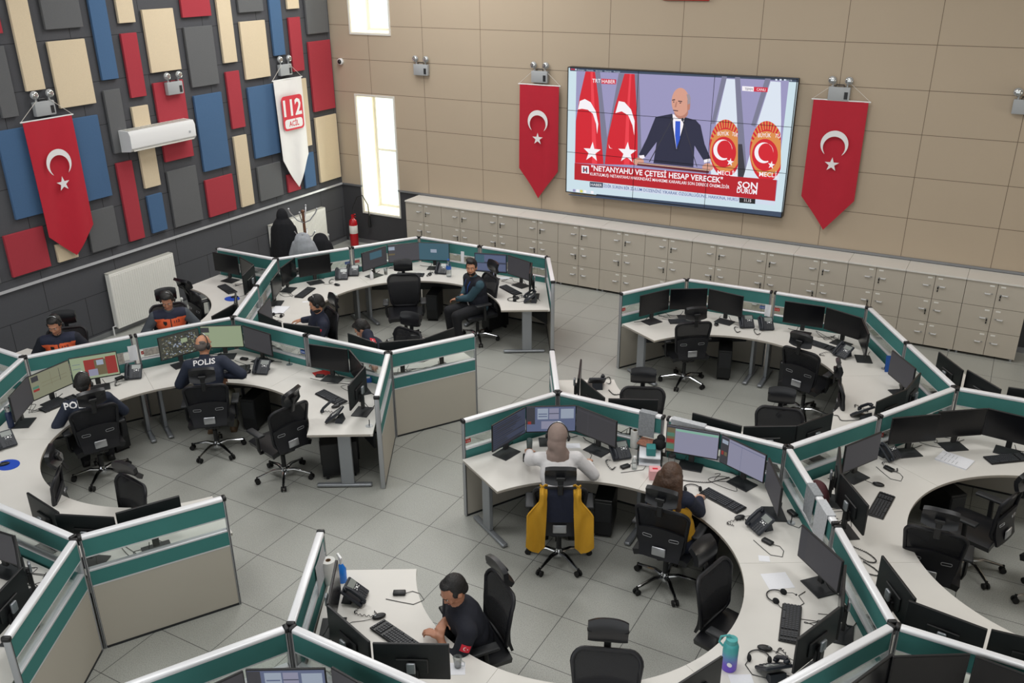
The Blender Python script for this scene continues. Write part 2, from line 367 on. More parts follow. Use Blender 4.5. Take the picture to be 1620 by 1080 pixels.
MISC = {'adapter_c2': (-1.228, 6.661),
 'adapter_c5': (-3.597, 4.602),
 'adapter_r1': (-0.502, 8.412),
 'bluebox_m3': (-6.195, 7.616),
 'bluefold': (-0.82, 10.817),
 'c1pap': (-3.402, 7.389),
 'card_t5': (-8.668, 9.371),
 'cloth_c1': (-3.931, 6.789),
 'coil_c2': (-2.02, 7.371),
 'coil_r1': (-0.433, 6.843),
 'coil_r1b': (-0.366, 6.668),
 'coil_u4': (-1.104, 9.272),
 'cordplate_c2': (-1.125, 7.055),
 'cordplate_m2': (-7.361, 7.561),
 'cordplate_m3': (-5.514, 6.741),
 'cordplate_u2': (-0.903, 10.865),
 'cup': (-2.767, 4.145),
 'dark_bottle': (-8.897, 4.894),
 'doc_r': (0.038, 8.901),
 'glass_t': (-8.368, 10.939),
 'gray_r': (-0.292, 9.097),
 'headset_c2': (-2.052, 7.142),
 'headset_c3': (-0.953, 5.975),
 'headset_c4': (-0.913, 5.214),
 'headset_t3': (-6.004, 10.875),
 'headset_t5': (-8.623, 8.728),
 'hub_m1': (-8.883, 6.283),
 'hub_m2': (-7.962, 7.406),
 'hub_m3': (-6.794, 7.462),
 'maroon': (-1.102, 7.805),
 'napkin': (-2.761, 4.126),
 'note_c3': (-1.198, 6.422),
 'pad_m0': (-8.191, 4.376),
 'pad_w': (-9.713, 8.966),
 'pap_c4': (-0.97, 4.962),
 'pap_t5': (-8.778, 8.937),
 'pet2': (-8.427, 10.652),
 'pet_bottle': (-7.428, 11.317),
 'phone_t3': (-6.831, 11.599),
 'pinktissue': (-2.002, 6.99),
 'pouch': (-2.719, 7.889),
 'redpap': (-6.822, 7.578),
 'roll_c': (-2.849, 7.67),
 'roll_s': (-4.178, 4.465),
 'router_c2': (-1.144, 7.195),
 'scup_t2': (-7.319, 11.343),
 'sheet_c3': (-1.023, 6.187),
 'small_water': (-2.685, 7.259),
 'smallpap_e1': (-6.617, 11.649),
 'spray': (-4.097, 4.518),
 'switch_c1': (-2.772, 7.24),
 'tall_bottle': (-1.085, 5.05),
 'tissue': (-2.452, 7.2),
 'tray': (-2.627, 7.523),
 'tumbler': (-2.373, 7.443),
 'u5cord': (-3.48, 8.668)}
CH = {'c1': (-3.1, 6.45, 117),
 'c2': (-2.08, 6.58, 92),
 'c3': (-1.195, 5.675, -14),
 'c4': (-1.696, 4.281, -68),
 'c5': (-2.93, 4.605, 234),
 'm0': (-7.43, 4.127, 225),
 'm1': (-8.25, 5.4, 155),
 'm2': (-7.55, 6.43, 131),
 'm3': (-6.45, 6.36, 165),
 'm4': (-6.497, 4.233, 262),
 'r1': (0.012, 7.351, 92),
 'r2': (0.33, 8.16, 160),
 't2': (-7.49, 10.199, -55),
 't3': (-6.583, 10.756, 238),
 't4': (-6.351, 8.39, 260),
 't5': (-7.742, 8.511, 240),
 'u1': (-3.36, 10.78, 128),
 'u2': (-1.74, 10.57, 75),
 'u3': (-0.989, 9.754, 15),
 'u4': (-1.583, 8.433, -76),
 'u5': (-2.978, 8.23, -66),
 'w0': (-9.875, 8.671, 72)}
HEAD = {'p1': (-9.991, 6.331, 1.17),
 'p10': (-2.972, 4.444, 1.08),
 'p2': (-9.438, 7.6, 1.17),
 'p3': (-8.268, 5.406, 1.14),
 'p4': (-7.776, 6.649, 1.22),
 'p5': (-7.65, 8.486, 1.14),
 'p6': (-6.837, 8.377, 0.98),
 'p7': (-6.623, 10.696, 1.15),
 'p8': (-3.252, 6.711, 1.18),
 'p9': (-2.094, 6.6, 1.14)}
HAND = {'p10L': (-3.097, 4.259, 0.73),
 'p10R': (-3.035, 4.341, 0.74),
 'p4R': (-7.606, 6.767, 0.74),
 'p5R': (-8.158, 8.63, 0.73),
 'p7L': (-6.915, 10.614, 0.6),
 'p7R': (-6.833, 10.714, 0.6),
 'p8L': (-3.716, 6.979, 0.76),
 'p8R': (-3.075, 7.091, 0.73),
 'p9R': (-1.922, 6.998, 0.74)}
FELT = [('red', 7.39, 7.56, 4.44, 4.65), ('cream', 7.71, 7.99, 3.7, 5.18), ('grey', 7.3, 7.53, 3.41, 4.29), ('grey', 8.17, 8.75, 4.44, 5.16), ('cream', 8.15, 8.73, 3.42, 4.29),
 ('blue', 8.9, 9.18, 3.71, 5.13), ('cream', 9.35, 9.64, 4.45, 5.11), ('red', 9.34, 9.62, 3.41, 4.31), ('cream', 9.78, 10.36, 3.72, 4.61), ('red', 10.53, 11.12, 4.46, 5.07),
 ('grey', 10.52, 11.1, 3.42, 4.32), ('cream', 11.26, 11.56, 3.72, 5.04), ('grey', 11.73, 12.3, 4.47, 5.02), ('cream', 11.71, 12.3, 3.41, 4.33), ('blue', 12.45, 12.73, 3.73, 4.99),
 ('cream', 12.9, 13.2, 4.47, 4.97), ('red', 12.89, 13.19, 3.42, 4.33), ('grey', 13.37, 13.95, 4.02, 4.95), ('red', 13.35, 13.96, 2.65, 3.89), ('cream', 13.35, 13.96, 1.32, 2.54),
 ('grey', 8.88, 9.16, 2.67, 3.57), ('cream', 9.31, 9.61, 2.06, 3.28), ('red', 9.77, 10.35, 2.38, 3.57), ('blue', 10.52, 11.11, 2.08, 3.29), ('red', 11.26, 11.56, 2.66, 3.58),
 ('blue', 11.71, 12.34, 2.08, 3.28), ('cream', 12.91, 13.2, 2.07, 3.28), ('cream', 11.25, 11.55, 1.32, 2.53), ('blue', 12.91, 13.21, 1.3, 1.94), ('red', 12.44, 12.77, 1.32, 1.65),
 ('grey', 11.71, 12.3, 1.32, 1.93), ('red', 10.5, 11.11, 1.32, 1.94), ('grey', 9.76, 10.35, 1.33, 2.23), ('red', 8.87, 9.15, 1.33, 2.53), ('blue', 9.31, 9.6, 1.35, 1.94),
 ('blue', 7.16, 8.71, 2.09, 3.26), ('grey', 8.2, 8.69, 1.34, 1.94), ('red', 6.93, 7.51, 1.34, 1.92), ('cream', 7.64, 7.96, 1.35, 1.61), ('grey', 6.58, 6.75, 1.32, 1.48)]
TV = [('p', 'desktop', [(-6.621, 3.579), (-2.967, 3.602), (-2.972, 1.669), (-6.601, 1.594)]), ('p', 'bar', [(-6.627, 3.624), (-2.967, 3.642), (-2.965, 3.588), (-6.621, 3.572)]),
 ('p', 'bar', [(-6.606, 1.543), (-2.98, 1.623), (-2.979, 1.582), (-6.608, 1.526)]), ('p', 'bar', [(-6.088, 1.601), (-2.971, 1.665), (-2.98, 1.623), (-6.091, 1.551)]),
 ('p', 'lavender', [(-6.507, 3.578), (-3.099, 3.601), (-3.103, 1.823), (-6.502, 1.804)]), ('p', 'tvgrey', [(-6.179, 3.578), (-6.091, 3.58), (-5.857, 2.124), (-6.013, 2.109)]),
 ('p', 'tvgrey', [(-5.497, 3.578), (-5.424, 3.579), (-5.3, 2.177), (-5.387, 2.169)]), ('p', 'tvgrey', [(-5.766, 3.576), (-5.668, 3.576), (-5.948, 2.115), (-5.995, 2.111)]),
 ('p', 'tvgrey', [(-4.096, 3.616), (-4.018, 3.615), (-4.146, 2.909), (-4.203, 2.905)]), ('p', 'tvgrey', [(-3.897, 3.615), (-3.821, 3.615), (-3.564, 2.12), (-3.712, 2.128)]),
 ('p', 'tvgrey', [(-3.445, 3.618), (-3.364, 3.618), (-3.522, 2.913), (-3.585, 2.929)]), ('p', 'tvdark', [(-3.756, 2.634), (-3.694, 2.639), (-3.589, 2.14), (-3.713, 2.139)]),
 ('p', 'tvred', [(-6.345, 3.577), (-6.179, 3.578), (-6.101, 3.154), (-6.038, 2.581), (-5.974, 2.113), (-6.498, 2.087), (-6.498, 2.781), (-6.437, 3.18)]),
 ('p', 'tvred', [(-5.668, 3.576), (-5.497, 3.578), (-5.44, 3.084), (-5.399, 2.633), (-5.374, 2.158), (-5.953, 2.115), (-5.918, 2.544), (-5.811, 3.059)]),
 ('p', 'tvred2', [(-6.255, 3.579), (-6.217, 3.578), (-6.178, 3.15), (-6.133, 2.574), (-6.091, 2.101), (-6.184, 2.105), (-6.211, 2.802)]),
 ('p', 'tvred2', [(-5.582, 3.578), (-5.551, 3.578), (-5.558, 3.076), (-5.548, 2.621), (-5.513, 2.157), (-5.614, 2.147), (-5.609, 2.846)]),
 ('p', 'white',
  [(-6.466, 2.97), (-6.435, 3.106), (-6.345, 3.144), (-6.241, 3.1), (-6.146, 2.968), (-6.093, 2.764), (-6.108, 2.599), (-6.132, 2.761), (-6.196, 2.919), (-6.289, 2.977), (-6.393, 2.986)]),
 ('p', 'white', [(-5.797, 2.958), (-5.748, 3.149), (-5.647, 3.138), (-5.531, 3.033), (-5.46, 2.857), (-5.456, 2.628), (-5.494, 2.786), (-5.576, 2.939), (-5.691, 2.992)]),
 ('p', 'white', [(-6.183, 2.466), (-6.149, 2.352), (-6.032, 2.351), (-6.128, 2.276), (-6.098, 2.16), (-6.192, 2.228), (-6.292, 2.156), (-6.253, 2.274), (-6.345, 2.347), (-6.226, 2.351)]),
 ('p', 'white', [(-5.561, 2.517), (-5.524, 2.398), (-5.405, 2.397), (-5.501, 2.32), (-5.469, 2.199), (-5.566, 2.269), (-5.667, 2.195), (-5.629, 2.317), (-5.724, 2.393), (-5.603, 2.397)]),
 ('p', 'white', [(-5.896, 2.452), (-5.868, 2.396), (-5.824, 2.383), (-5.881, 2.388)]),
 ('p', 'tvwhite', [(-4.022, 3.582), (-3.894, 3.58), (-3.804, 2.977), (-3.71, 2.105), (-4.134, 2.084), (-4.192, 2.508), (-4.109, 2.998)]),
 ('p', 'tvwhite', [(-3.363, 3.581), (-3.215, 3.579), (-3.146, 3.025), (-3.08, 2.148), (-3.631, 2.114), (-3.548, 2.565), (-3.488, 3.0)]),
 ('p', 'tvred',
  [(-3.754, 2.569), (-3.747, 2.5), (-3.741, 2.433), (-3.735, 2.37), (-3.729, 2.311), (-3.737, 2.257), (-3.763, 2.208), (-3.793, 2.169), (-3.827, 2.138), (-3.865, 2.118), (-3.904, 2.108),
   (-3.944, 2.109), (-3.985, 2.122), (-4.025, 2.145), (-4.062, 2.179), (-4.097, 2.221), (-4.128, 2.272), (-4.154, 2.33), (-4.175, 2.393), (-4.189, 2.461), (-4.194, 2.53), (-4.2, 2.599),
   (-4.198, 2.667), (-4.188, 2.732), (-4.172, 2.792), (-4.15, 2.846), (-4.124, 2.893), (-4.093, 2.931), (-4.059, 2.959), (-4.022, 2.978), (-3.983, 2.986), (-3.944, 2.983), (-3.904, 2.97),
   (-3.866, 2.947), (-3.83, 2.915), (-3.796, 2.873), (-3.778, 2.823), (-3.773, 2.765), (-3.767, 2.703), (-3.76, 2.637)]),
 ('p', 'tvorange', [(-4.196, 2.682), (-4.191, 2.718), (-4.121, 2.671), (-4.125, 2.645)]), ('p', 'tvorange', [(-4.182, 2.756), (-4.173, 2.789), (-4.109, 2.723), (-4.116, 2.699)]),
 ('p', 'tvorange', [(-4.161, 2.823), (-4.148, 2.852), (-4.091, 2.768), (-4.1, 2.747)]), ('p', 'tvorange', [(-4.132, 2.88), (-4.116, 2.904), (-4.068, 2.806), (-4.079, 2.789)]),
 ('p', 'tvorange', [(-4.097, 2.927), (-4.078, 2.944), (-4.041, 2.835), (-4.054, 2.822)]), ('p', 'tvorange', [(-4.057, 2.96), (-4.037, 2.972), (-4.011, 2.855), (-4.026, 2.847)]),
 ('p', 'tvorange', [(-4.014, 2.98), (-3.992, 2.985), (-3.979, 2.865), (-3.994, 2.861)]), ('p', 'tvorange', [(-3.968, 2.986), (-3.946, 2.984), (-3.946, 2.864), (-3.961, 2.866)]),
 ('p', 'tvorange', [(-3.922, 2.977), (-3.9, 2.968), (-3.912, 2.853), (-3.928, 2.859)]), ('p', 'tvorange', [(-3.877, 2.955), (-3.856, 2.939), (-3.88, 2.832), (-3.895, 2.843)]),
 ('p', 'tvorange', [(-3.833, 2.919), (-3.814, 2.897), (-3.85, 2.802), (-3.864, 2.817)]), ('p', 'tvorange', [(-3.794, 2.871), (-3.78, 2.844), (-3.823, 2.763), (-3.836, 2.782)]),
 ('p', 'tvorange', [(-3.777, 2.811), (-3.774, 2.779), (-3.8, 2.717), (-3.811, 2.74)]), ('p', 'tvorange', [(-3.77, 2.742), (-3.767, 2.706), (-3.782, 2.666), (-3.79, 2.691)]),
 ('p', 'tvorange',
  [(-3.751, 2.536), (-3.746, 2.485), (-3.741, 2.436), (-3.737, 2.389), (-3.732, 2.345), (-3.749, 2.304), (-3.774, 2.268), (-3.804, 2.238), (-3.838, 2.215), (-3.874, 2.199), (-3.912, 2.191),
   (-3.95, 2.191), (-3.989, 2.2), (-4.026, 2.216), (-4.061, 2.24), (-4.094, 2.271), (-4.122, 2.308), (-4.146, 2.35), (-4.165, 2.397), (-4.179, 2.446), (-4.186, 2.497), (-4.187, 2.549), (-4.182, 2.6),
   (-4.172, 2.648), (-4.155, 2.693), (-4.134, 2.734), (-4.107, 2.769), (-4.077, 2.798), (-4.044, 2.82), (-4.008, 2.835), (-3.97, 2.842), (-3.932, 2.841), (-3.895, 2.832), (-3.858, 2.815),
   (-3.824, 2.792), (-3.792, 2.761), (-3.769, 2.725), (-3.765, 2.682), (-3.76, 2.635), (-3.755, 2.586)]),
 ('p', 'tvred',
  [(-3.775, 2.512), (-3.774, 2.475), (-3.778, 2.439), (-3.786, 2.404), (-3.799, 2.371), (-3.815, 2.342), (-3.836, 2.316), (-3.86, 2.294), (-3.887, 2.277), (-3.915, 2.266), (-3.945, 2.26),
   (-3.976, 2.26), (-4.006, 2.265), (-4.036, 2.277), (-4.063, 2.294), (-4.089, 2.316), (-4.111, 2.342), (-4.13, 2.372), (-4.144, 2.405), (-4.155, 2.441), (-4.16, 2.477), (-4.161, 2.514),
   (-4.157, 2.551), (-4.148, 2.586), (-4.135, 2.618), (-4.117, 2.648), (-4.096, 2.673), (-4.072, 2.694), (-4.045, 2.711), (-4.017, 2.721), (-3.987, 2.727), (-3.957, 2.726), (-3.927, 2.72),
   (-3.898, 2.709), (-3.871, 2.692), (-3.846, 2.67), (-3.824, 2.644), (-3.806, 2.615), (-3.791, 2.582), (-3.781, 2.548)]),
 ('p', 'white',
  [(-3.901, 2.395), (-3.928, 2.379), (-3.958, 2.369), (-3.989, 2.366), (-4.02, 2.37), (-4.049, 2.381), (-4.076, 2.399), (-4.099, 2.422), (-4.117, 2.449), (-4.129, 2.48), (-4.135, 2.513),
   (-4.135, 2.546), (-4.128, 2.579), (-4.115, 2.609), (-4.097, 2.635), (-4.073, 2.657), (-4.046, 2.672), (-4.017, 2.682), (-3.986, 2.684), (-3.955, 2.68), (-3.926, 2.669), (-3.9, 2.652),
   (-3.877, 2.629), (-3.859, 2.602), (-3.847, 2.571), (-3.841, 2.539), (-3.842, 2.571), (-3.852, 2.598), (-3.866, 2.622), (-3.883, 2.642), (-3.904, 2.658), (-3.928, 2.668), (-3.952, 2.673),
   (-3.977, 2.672), (-4.001, 2.665), (-4.023, 2.653), (-4.042, 2.635), (-4.058, 2.613), (-4.069, 2.588), (-4.075, 2.561), (-4.076, 2.532), (-4.072, 2.504), (-4.062, 2.477), (-4.048, 2.452),
   (-4.03, 2.432), (-4.009, 2.416), (-3.986, 2.405), (-3.961, 2.401), (-3.936, 2.402), (-3.912, 2.409)]),
 ('p', 'white', [(-3.849, 2.414), (-3.838, 2.369), (-3.797, 2.364), (-3.831, 2.339), (-3.822, 2.294), (-3.855, 2.323), (-3.89, 2.3), (-3.876, 2.343), (-3.907, 2.375), (-3.865, 2.371)]),
 ('p', 'tvred',
  [(-3.101, 2.582), (-3.093, 2.512), (-3.085, 2.444), (-3.078, 2.378), (-3.076, 2.317), (-3.096, 2.26), (-3.121, 2.211), (-3.151, 2.17), (-3.185, 2.138), (-3.222, 2.117), (-3.262, 2.107),
   (-3.303, 2.109), (-3.344, 2.122), (-3.385, 2.145), (-3.423, 2.18), (-3.459, 2.224), (-3.491, 2.276), (-3.519, 2.336), (-3.541, 2.401), (-3.558, 2.47), (-3.568, 2.541), (-3.572, 2.612),
   (-3.57, 2.682), (-3.561, 2.749), (-3.546, 2.811), (-3.525, 2.866), (-3.499, 2.914), (-3.469, 2.953), (-3.435, 2.982), (-3.398, 3.001), (-3.359, 3.01), (-3.319, 3.007), (-3.279, 2.994),
   (-3.239, 2.97), (-3.202, 2.937), (-3.167, 2.894), (-3.136, 2.843), (-3.124, 2.785), (-3.116, 2.72), (-3.109, 2.652)]),
 ('p', 'tvorange', [(-3.568, 2.697), (-3.563, 2.735), (-3.492, 2.687), (-3.496, 2.66)]), ('p', 'tvorange', [(-3.555, 2.774), (-3.547, 2.808), (-3.481, 2.739), (-3.487, 2.715)]),
 ('p', 'tvorange', [(-3.535, 2.842), (-3.522, 2.872), (-3.463, 2.786), (-3.472, 2.765)]), ('p', 'tvorange', [(-3.507, 2.902), (-3.491, 2.926), (-3.441, 2.825), (-3.452, 2.807)]),
 ('p', 'tvorange', [(-3.472, 2.949), (-3.454, 2.967), (-3.414, 2.855), (-3.427, 2.842)]), ('p', 'tvorange', [(-3.433, 2.984), (-3.412, 2.995), (-3.384, 2.875), (-3.399, 2.867)]),
 ('p', 'tvorange', [(-3.389, 3.004), (-3.367, 3.009), (-3.352, 2.885), (-3.367, 2.882)]), ('p', 'tvorange', [(-3.343, 3.01), (-3.321, 3.008), (-3.318, 2.885), (-3.334, 2.886)]),
 ('p', 'tvorange', [(-3.296, 3.001), (-3.274, 2.992), (-3.284, 2.873), (-3.3, 2.88)]), ('p', 'tvorange', [(-3.25, 2.978), (-3.229, 2.962), (-3.251, 2.852), (-3.267, 2.863)]),
 ('p', 'tvorange', [(-3.206, 2.941), (-3.186, 2.919), (-3.221, 2.82), (-3.235, 2.836)]), ('p', 'tvorange', [(-3.165, 2.891), (-3.147, 2.864), (-3.193, 2.781), (-3.206, 2.801)]),
 ('p', 'tvorange', [(-3.129, 2.831), (-3.125, 2.798), (-3.169, 2.734), (-3.18, 2.757)]), ('p', 'tvorange', [(-3.121, 2.76), (-3.117, 2.724), (-3.149, 2.681), (-3.158, 2.707)]),
 ('p', 'tvorange',
  [(-3.097, 2.55), (-3.091, 2.499), (-3.086, 2.448), (-3.08, 2.399), (-3.089, 2.353), (-3.109, 2.311), (-3.134, 2.273), (-3.164, 2.243), (-3.197, 2.219), (-3.233, 2.202), (-3.271, 2.194),
   (-3.31, 2.194), (-3.35, 2.203), (-3.388, 2.22), (-3.424, 2.245), (-3.457, 2.276), (-3.487, 2.315), (-3.512, 2.358), (-3.532, 2.406), (-3.546, 2.457), (-3.554, 2.509), (-3.557, 2.562),
   (-3.553, 2.614), (-3.543, 2.664), (-3.527, 2.711), (-3.506, 2.752), (-3.48, 2.789), (-3.45, 2.818), (-3.417, 2.841), (-3.381, 2.856), (-3.343, 2.863), (-3.305, 2.862), (-3.266, 2.853),
   (-3.229, 2.836), (-3.194, 2.812), (-3.161, 2.781), (-3.133, 2.743), (-3.114, 2.701), (-3.109, 2.653), (-3.103, 2.602)]),
 ('p', 'tvred',
  [(-3.138, 2.525), (-3.136, 2.488), (-3.139, 2.451), (-3.147, 2.415), (-3.159, 2.381), (-3.176, 2.351), (-3.196, 2.324), (-3.22, 2.301), (-3.247, 2.284), (-3.275, 2.272), (-3.305, 2.266),
   (-3.336, 2.266), (-3.367, 2.272), (-3.397, 2.284), (-3.426, 2.301), (-3.452, 2.324), (-3.475, 2.351), (-3.494, 2.382), (-3.51, 2.416), (-3.521, 2.452), (-3.527, 2.49), (-3.528, 2.528),
   (-3.525, 2.565), (-3.516, 2.601), (-3.504, 2.635), (-3.487, 2.665), (-3.466, 2.691), (-3.442, 2.713), (-3.415, 2.73), (-3.386, 2.741), (-3.357, 2.746), (-3.326, 2.746), (-3.296, 2.74),
   (-3.266, 2.728), (-3.238, 2.71), (-3.213, 2.688), (-3.19, 2.662), (-3.171, 2.631), (-3.156, 2.598), (-3.145, 2.562)]),
 ('p', 'white',
  [(-3.267, 2.41), (-3.293, 2.395), (-3.321, 2.385), (-3.35, 2.382), (-3.38, 2.386), (-3.409, 2.397), (-3.435, 2.414), (-3.457, 2.436), (-3.475, 2.463), (-3.487, 2.494), (-3.494, 2.526),
   (-3.494, 2.558), (-3.488, 2.59), (-3.476, 2.62), (-3.459, 2.645), (-3.437, 2.666), (-3.411, 2.682), (-3.383, 2.691), (-3.354, 2.693), (-3.324, 2.689), (-3.296, 2.678), (-3.27, 2.661),
   (-3.248, 2.639), (-3.23, 2.613), (-3.218, 2.583), (-3.212, 2.551), (-3.214, 2.583), (-3.223, 2.609), (-3.237, 2.632), (-3.254, 2.652), (-3.275, 2.668), (-3.297, 2.678), (-3.321, 2.683),
   (-3.345, 2.682), (-3.367, 2.675), (-3.388, 2.663), (-3.406, 2.645), (-3.421, 2.624), (-3.431, 2.599), (-3.436, 2.572), (-3.437, 2.544), (-3.432, 2.517), (-3.423, 2.49), (-3.409, 2.466),
   (-3.392, 2.446), (-3.371, 2.431), (-3.348, 2.42), (-3.324, 2.416), (-3.3, 2.417), (-3.277, 2.424)]),
 ('p', 'white', [(-3.217, 2.428), (-3.206, 2.384), (-3.166, 2.379), (-3.199, 2.355), (-3.189, 2.311), (-3.221, 2.34), (-3.255, 2.317), (-3.241, 2.36), (-3.272, 2.39), (-3.232, 2.387)]),
 ('t', 'white', 'BÜYÜK', (-4.086, 2.738), (-3.906, 2.753), 0.057), ('t', 'white', 'MECLİS', (-4.038, 2.14), (-3.731, 2.144), 0.067), ('t', 'white', 'TÜR', (-3.866, 2.756), (-3.775, 2.742), 0.056),
 ('t', 'white', 'BÜYÜK', (-3.463, 2.763), (-3.269, 2.778), 0.059), ('t', 'white', 'MECLİ', (-3.385, 2.179), (-3.117, 2.189), 0.07), ('t', 'white', 'TÜ', (-3.216, 2.783), (-3.135, 2.772), 0.055),
 ('p', 'suit',
  [(-5.11, 2.945), (-4.839, 3.013), (-4.758, 2.863), (-4.637, 2.978), (-4.447, 2.941), (-4.368, 2.87), (-4.28, 2.59), (-4.165, 2.376), (-4.271, 2.332), (-4.441, 2.554), (-4.433, 2.214),
   (-5.103, 2.215), (-5.067, 2.557), (-5.249, 2.299), (-5.358, 2.331), (-5.236, 2.6)]),
 ('p', 'suit2', [(-4.871, 2.944), (-4.839, 3.008), (-4.737, 2.46), (-4.752, 2.436)]), ('p', 'suit2', [(-4.636, 2.972), (-4.607, 2.954), (-4.694, 2.464), (-4.728, 2.427)]),
 ('p', 'white', [(-4.832, 3.009), (-4.636, 2.965), (-4.649, 2.827), (-4.731, 2.472), (-4.809, 2.815)]),
 ('p', 'tie', [(-4.778, 2.906), (-4.697, 2.908), (-4.683, 2.645), (-4.731, 2.479), (-4.769, 2.683)]),
 ('p', 'skin2',
  [(-4.581, 3.052), (-4.583, 3.027), (-4.593, 3.002), (-4.609, 2.981), (-4.631, 2.963), (-4.657, 2.952), (-4.686, 2.946), (-4.715, 2.947), (-4.743, 2.955), (-4.768, 2.969), (-4.787, 2.989),
   (-4.8, 3.012), (-4.806, 3.037), (-4.804, 3.063), (-4.794, 3.087), (-4.777, 3.109), (-4.755, 3.126), (-4.729, 3.138), (-4.7, 3.143), (-4.671, 3.141), (-4.643, 3.133), (-4.619, 3.119), (-4.6, 3.1),
   (-4.587, 3.078)]),
 ('p', 'skin',
  [(-4.572, 3.21), (-4.573, 3.155), (-4.584, 3.103), (-4.603, 3.057), (-4.63, 3.021), (-4.664, 2.997), (-4.701, 2.987), (-4.739, 2.992), (-4.775, 3.011), (-4.808, 3.043), (-4.834, 3.086),
   (-4.852, 3.137), (-4.861, 3.192), (-4.86, 3.247), (-4.849, 3.299), (-4.829, 3.345), (-4.801, 3.38), (-4.768, 3.403), (-4.731, 3.412), (-4.694, 3.407), (-4.657, 3.388), (-4.625, 3.356),
   (-4.599, 3.314), (-4.581, 3.264)]),
 ('p', 'skin2', [(-4.609, 3.236), (-4.557, 3.224), (-4.557, 3.098), (-4.597, 3.073)]),
 ('p', 'hairg', [(-4.581, 3.324), (-4.559, 3.271), (-4.559, 3.185), (-4.6, 3.171), (-4.605, 3.247), (-4.627, 3.321)]),
 ('p', 'brow', [(-4.854, 3.227), (-4.808, 3.239), (-4.804, 3.221), (-4.853, 3.21)]), ('p', 'brow', [(-4.755, 3.22), (-4.689, 3.216), (-4.69, 3.2), (-4.754, 3.203)]),
 ('p', 'brow',
  [(-4.814, 3.195), (-4.814, 3.192), (-4.815, 3.19), (-4.817, 3.188), (-4.819, 3.187), (-4.822, 3.186), (-4.825, 3.185), (-4.828, 3.185), (-4.831, 3.186), (-4.834, 3.187), (-4.836, 3.189),
   (-4.837, 3.191), (-4.838, 3.193), (-4.837, 3.195), (-4.836, 3.198), (-4.835, 3.2), (-4.832, 3.201), (-4.829, 3.202), (-4.826, 3.203), (-4.823, 3.203), (-4.821, 3.202), (-4.818, 3.201),
   (-4.816, 3.199), (-4.815, 3.197)]),
 ('p', 'brow',
  [(-4.703, 3.186), (-4.704, 3.184), (-4.705, 3.182), (-4.707, 3.18), (-4.71, 3.178), (-4.713, 3.177), (-4.717, 3.177), (-4.72, 3.177), (-4.724, 3.178), (-4.727, 3.179), (-4.729, 3.18),
   (-4.731, 3.182), (-4.731, 3.185), (-4.731, 3.187), (-4.73, 3.189), (-4.728, 3.191), (-4.725, 3.193), (-4.721, 3.194), (-4.718, 3.194), (-4.714, 3.194), (-4.711, 3.193), (-4.708, 3.192),
   (-4.705, 3.191), (-4.704, 3.189)]),
 ('p', 'skin2', [(-4.789, 3.203), (-4.769, 3.193), (-4.778, 3.116), (-4.806, 3.114)]), ('p', 'brow', [(-4.827, 3.075), (-4.744, 3.07), (-4.748, 3.056), (-4.826, 3.06)]),
 ('p', 'white', [(-5.357, 2.312), (-5.271, 2.332), (-5.251, 2.287), (-5.329, 2.256)]), ('p', 'white', [(-4.272, 2.348), (-4.181, 2.374), (-4.178, 2.33), (-4.264, 2.299)]),
 ('p', 'skin',
  [(-5.265, 2.227), (-5.267, 2.211), (-5.276, 2.196), (-5.29, 2.182), (-5.309, 2.17), (-5.332, 2.162), (-5.356, 2.158), (-5.381, 2.157), (-5.404, 2.161), (-5.425, 2.169), (-5.44, 2.18),
   (-5.451, 2.194), (-5.455, 2.21), (-5.452, 2.226), (-5.443, 2.241), (-5.429, 2.255), (-5.41, 2.267), (-5.387, 2.275), (-5.363, 2.279), (-5.338, 2.279), (-5.315, 2.275), (-5.295, 2.268),
   (-5.279, 2.256), (-5.269, 2.243)]),
 ('p', 'skin',
  [(-4.112, 2.246), (-4.114, 2.229), (-4.121, 2.213), (-4.134, 2.199), (-4.152, 2.187), (-4.172, 2.178), (-4.195, 2.174), (-4.218, 2.174), (-4.24, 2.178), (-4.259, 2.186), (-4.274, 2.198),
   (-4.284, 2.212), (-4.288, 2.229), (-4.287, 2.245), (-4.279, 2.261), (-4.266, 2.276), (-4.249, 2.287), (-4.228, 2.296), (-4.205, 2.3), (-4.182, 2.3), (-4.161, 2.296), (-4.142, 2.288),
   (-4.127, 2.276), (-4.117, 2.262)]),
 ('p', 'podium', [(-5.364, 2.206), (-4.167, 2.206), (-4.178, 2.144), (-5.386, 2.15)]), ('p', 'podiumlight', [(-5.363, 2.197), (-4.173, 2.197), (-4.172, 2.183), (-5.365, 2.183)]),
 ('p', 'tvdark', [(-4.843, 2.919), (-4.828, 2.92), (-5.166, 2.225), (-5.181, 2.228)]), ('p', 'tvdark', [(-4.669, 2.932), (-4.655, 2.933), (-4.368, 2.225), (-4.382, 2.229)]),
 ('p', 'tvdark',
  [(-4.815, 2.93), (-4.815, 2.923), (-4.817, 2.917), (-4.82, 2.911), (-4.824, 2.906), (-4.829, 2.903), (-4.834, 2.902), (-4.84, 2.903), (-4.845, 2.905), (-4.85, 2.909), (-4.854, 2.914),
   (-4.856, 2.92), (-4.857, 2.927), (-4.857, 2.934), (-4.856, 2.941), (-4.852, 2.946), (-4.848, 2.951), (-4.843, 2.954), (-4.838, 2.955), (-4.832, 2.955), (-4.827, 2.952), (-4.822, 2.949),
   (-4.819, 2.943), (-4.816, 2.937)]),
 ('p', 'tvdark',
  [(-4.641, 2.938), (-4.641, 2.931), (-4.643, 2.925), (-4.646, 2.919), (-4.65, 2.915), (-4.655, 2.912), (-4.66, 2.91), (-4.665, 2.911), (-4.671, 2.913), (-4.675, 2.917), (-4.679, 2.922),
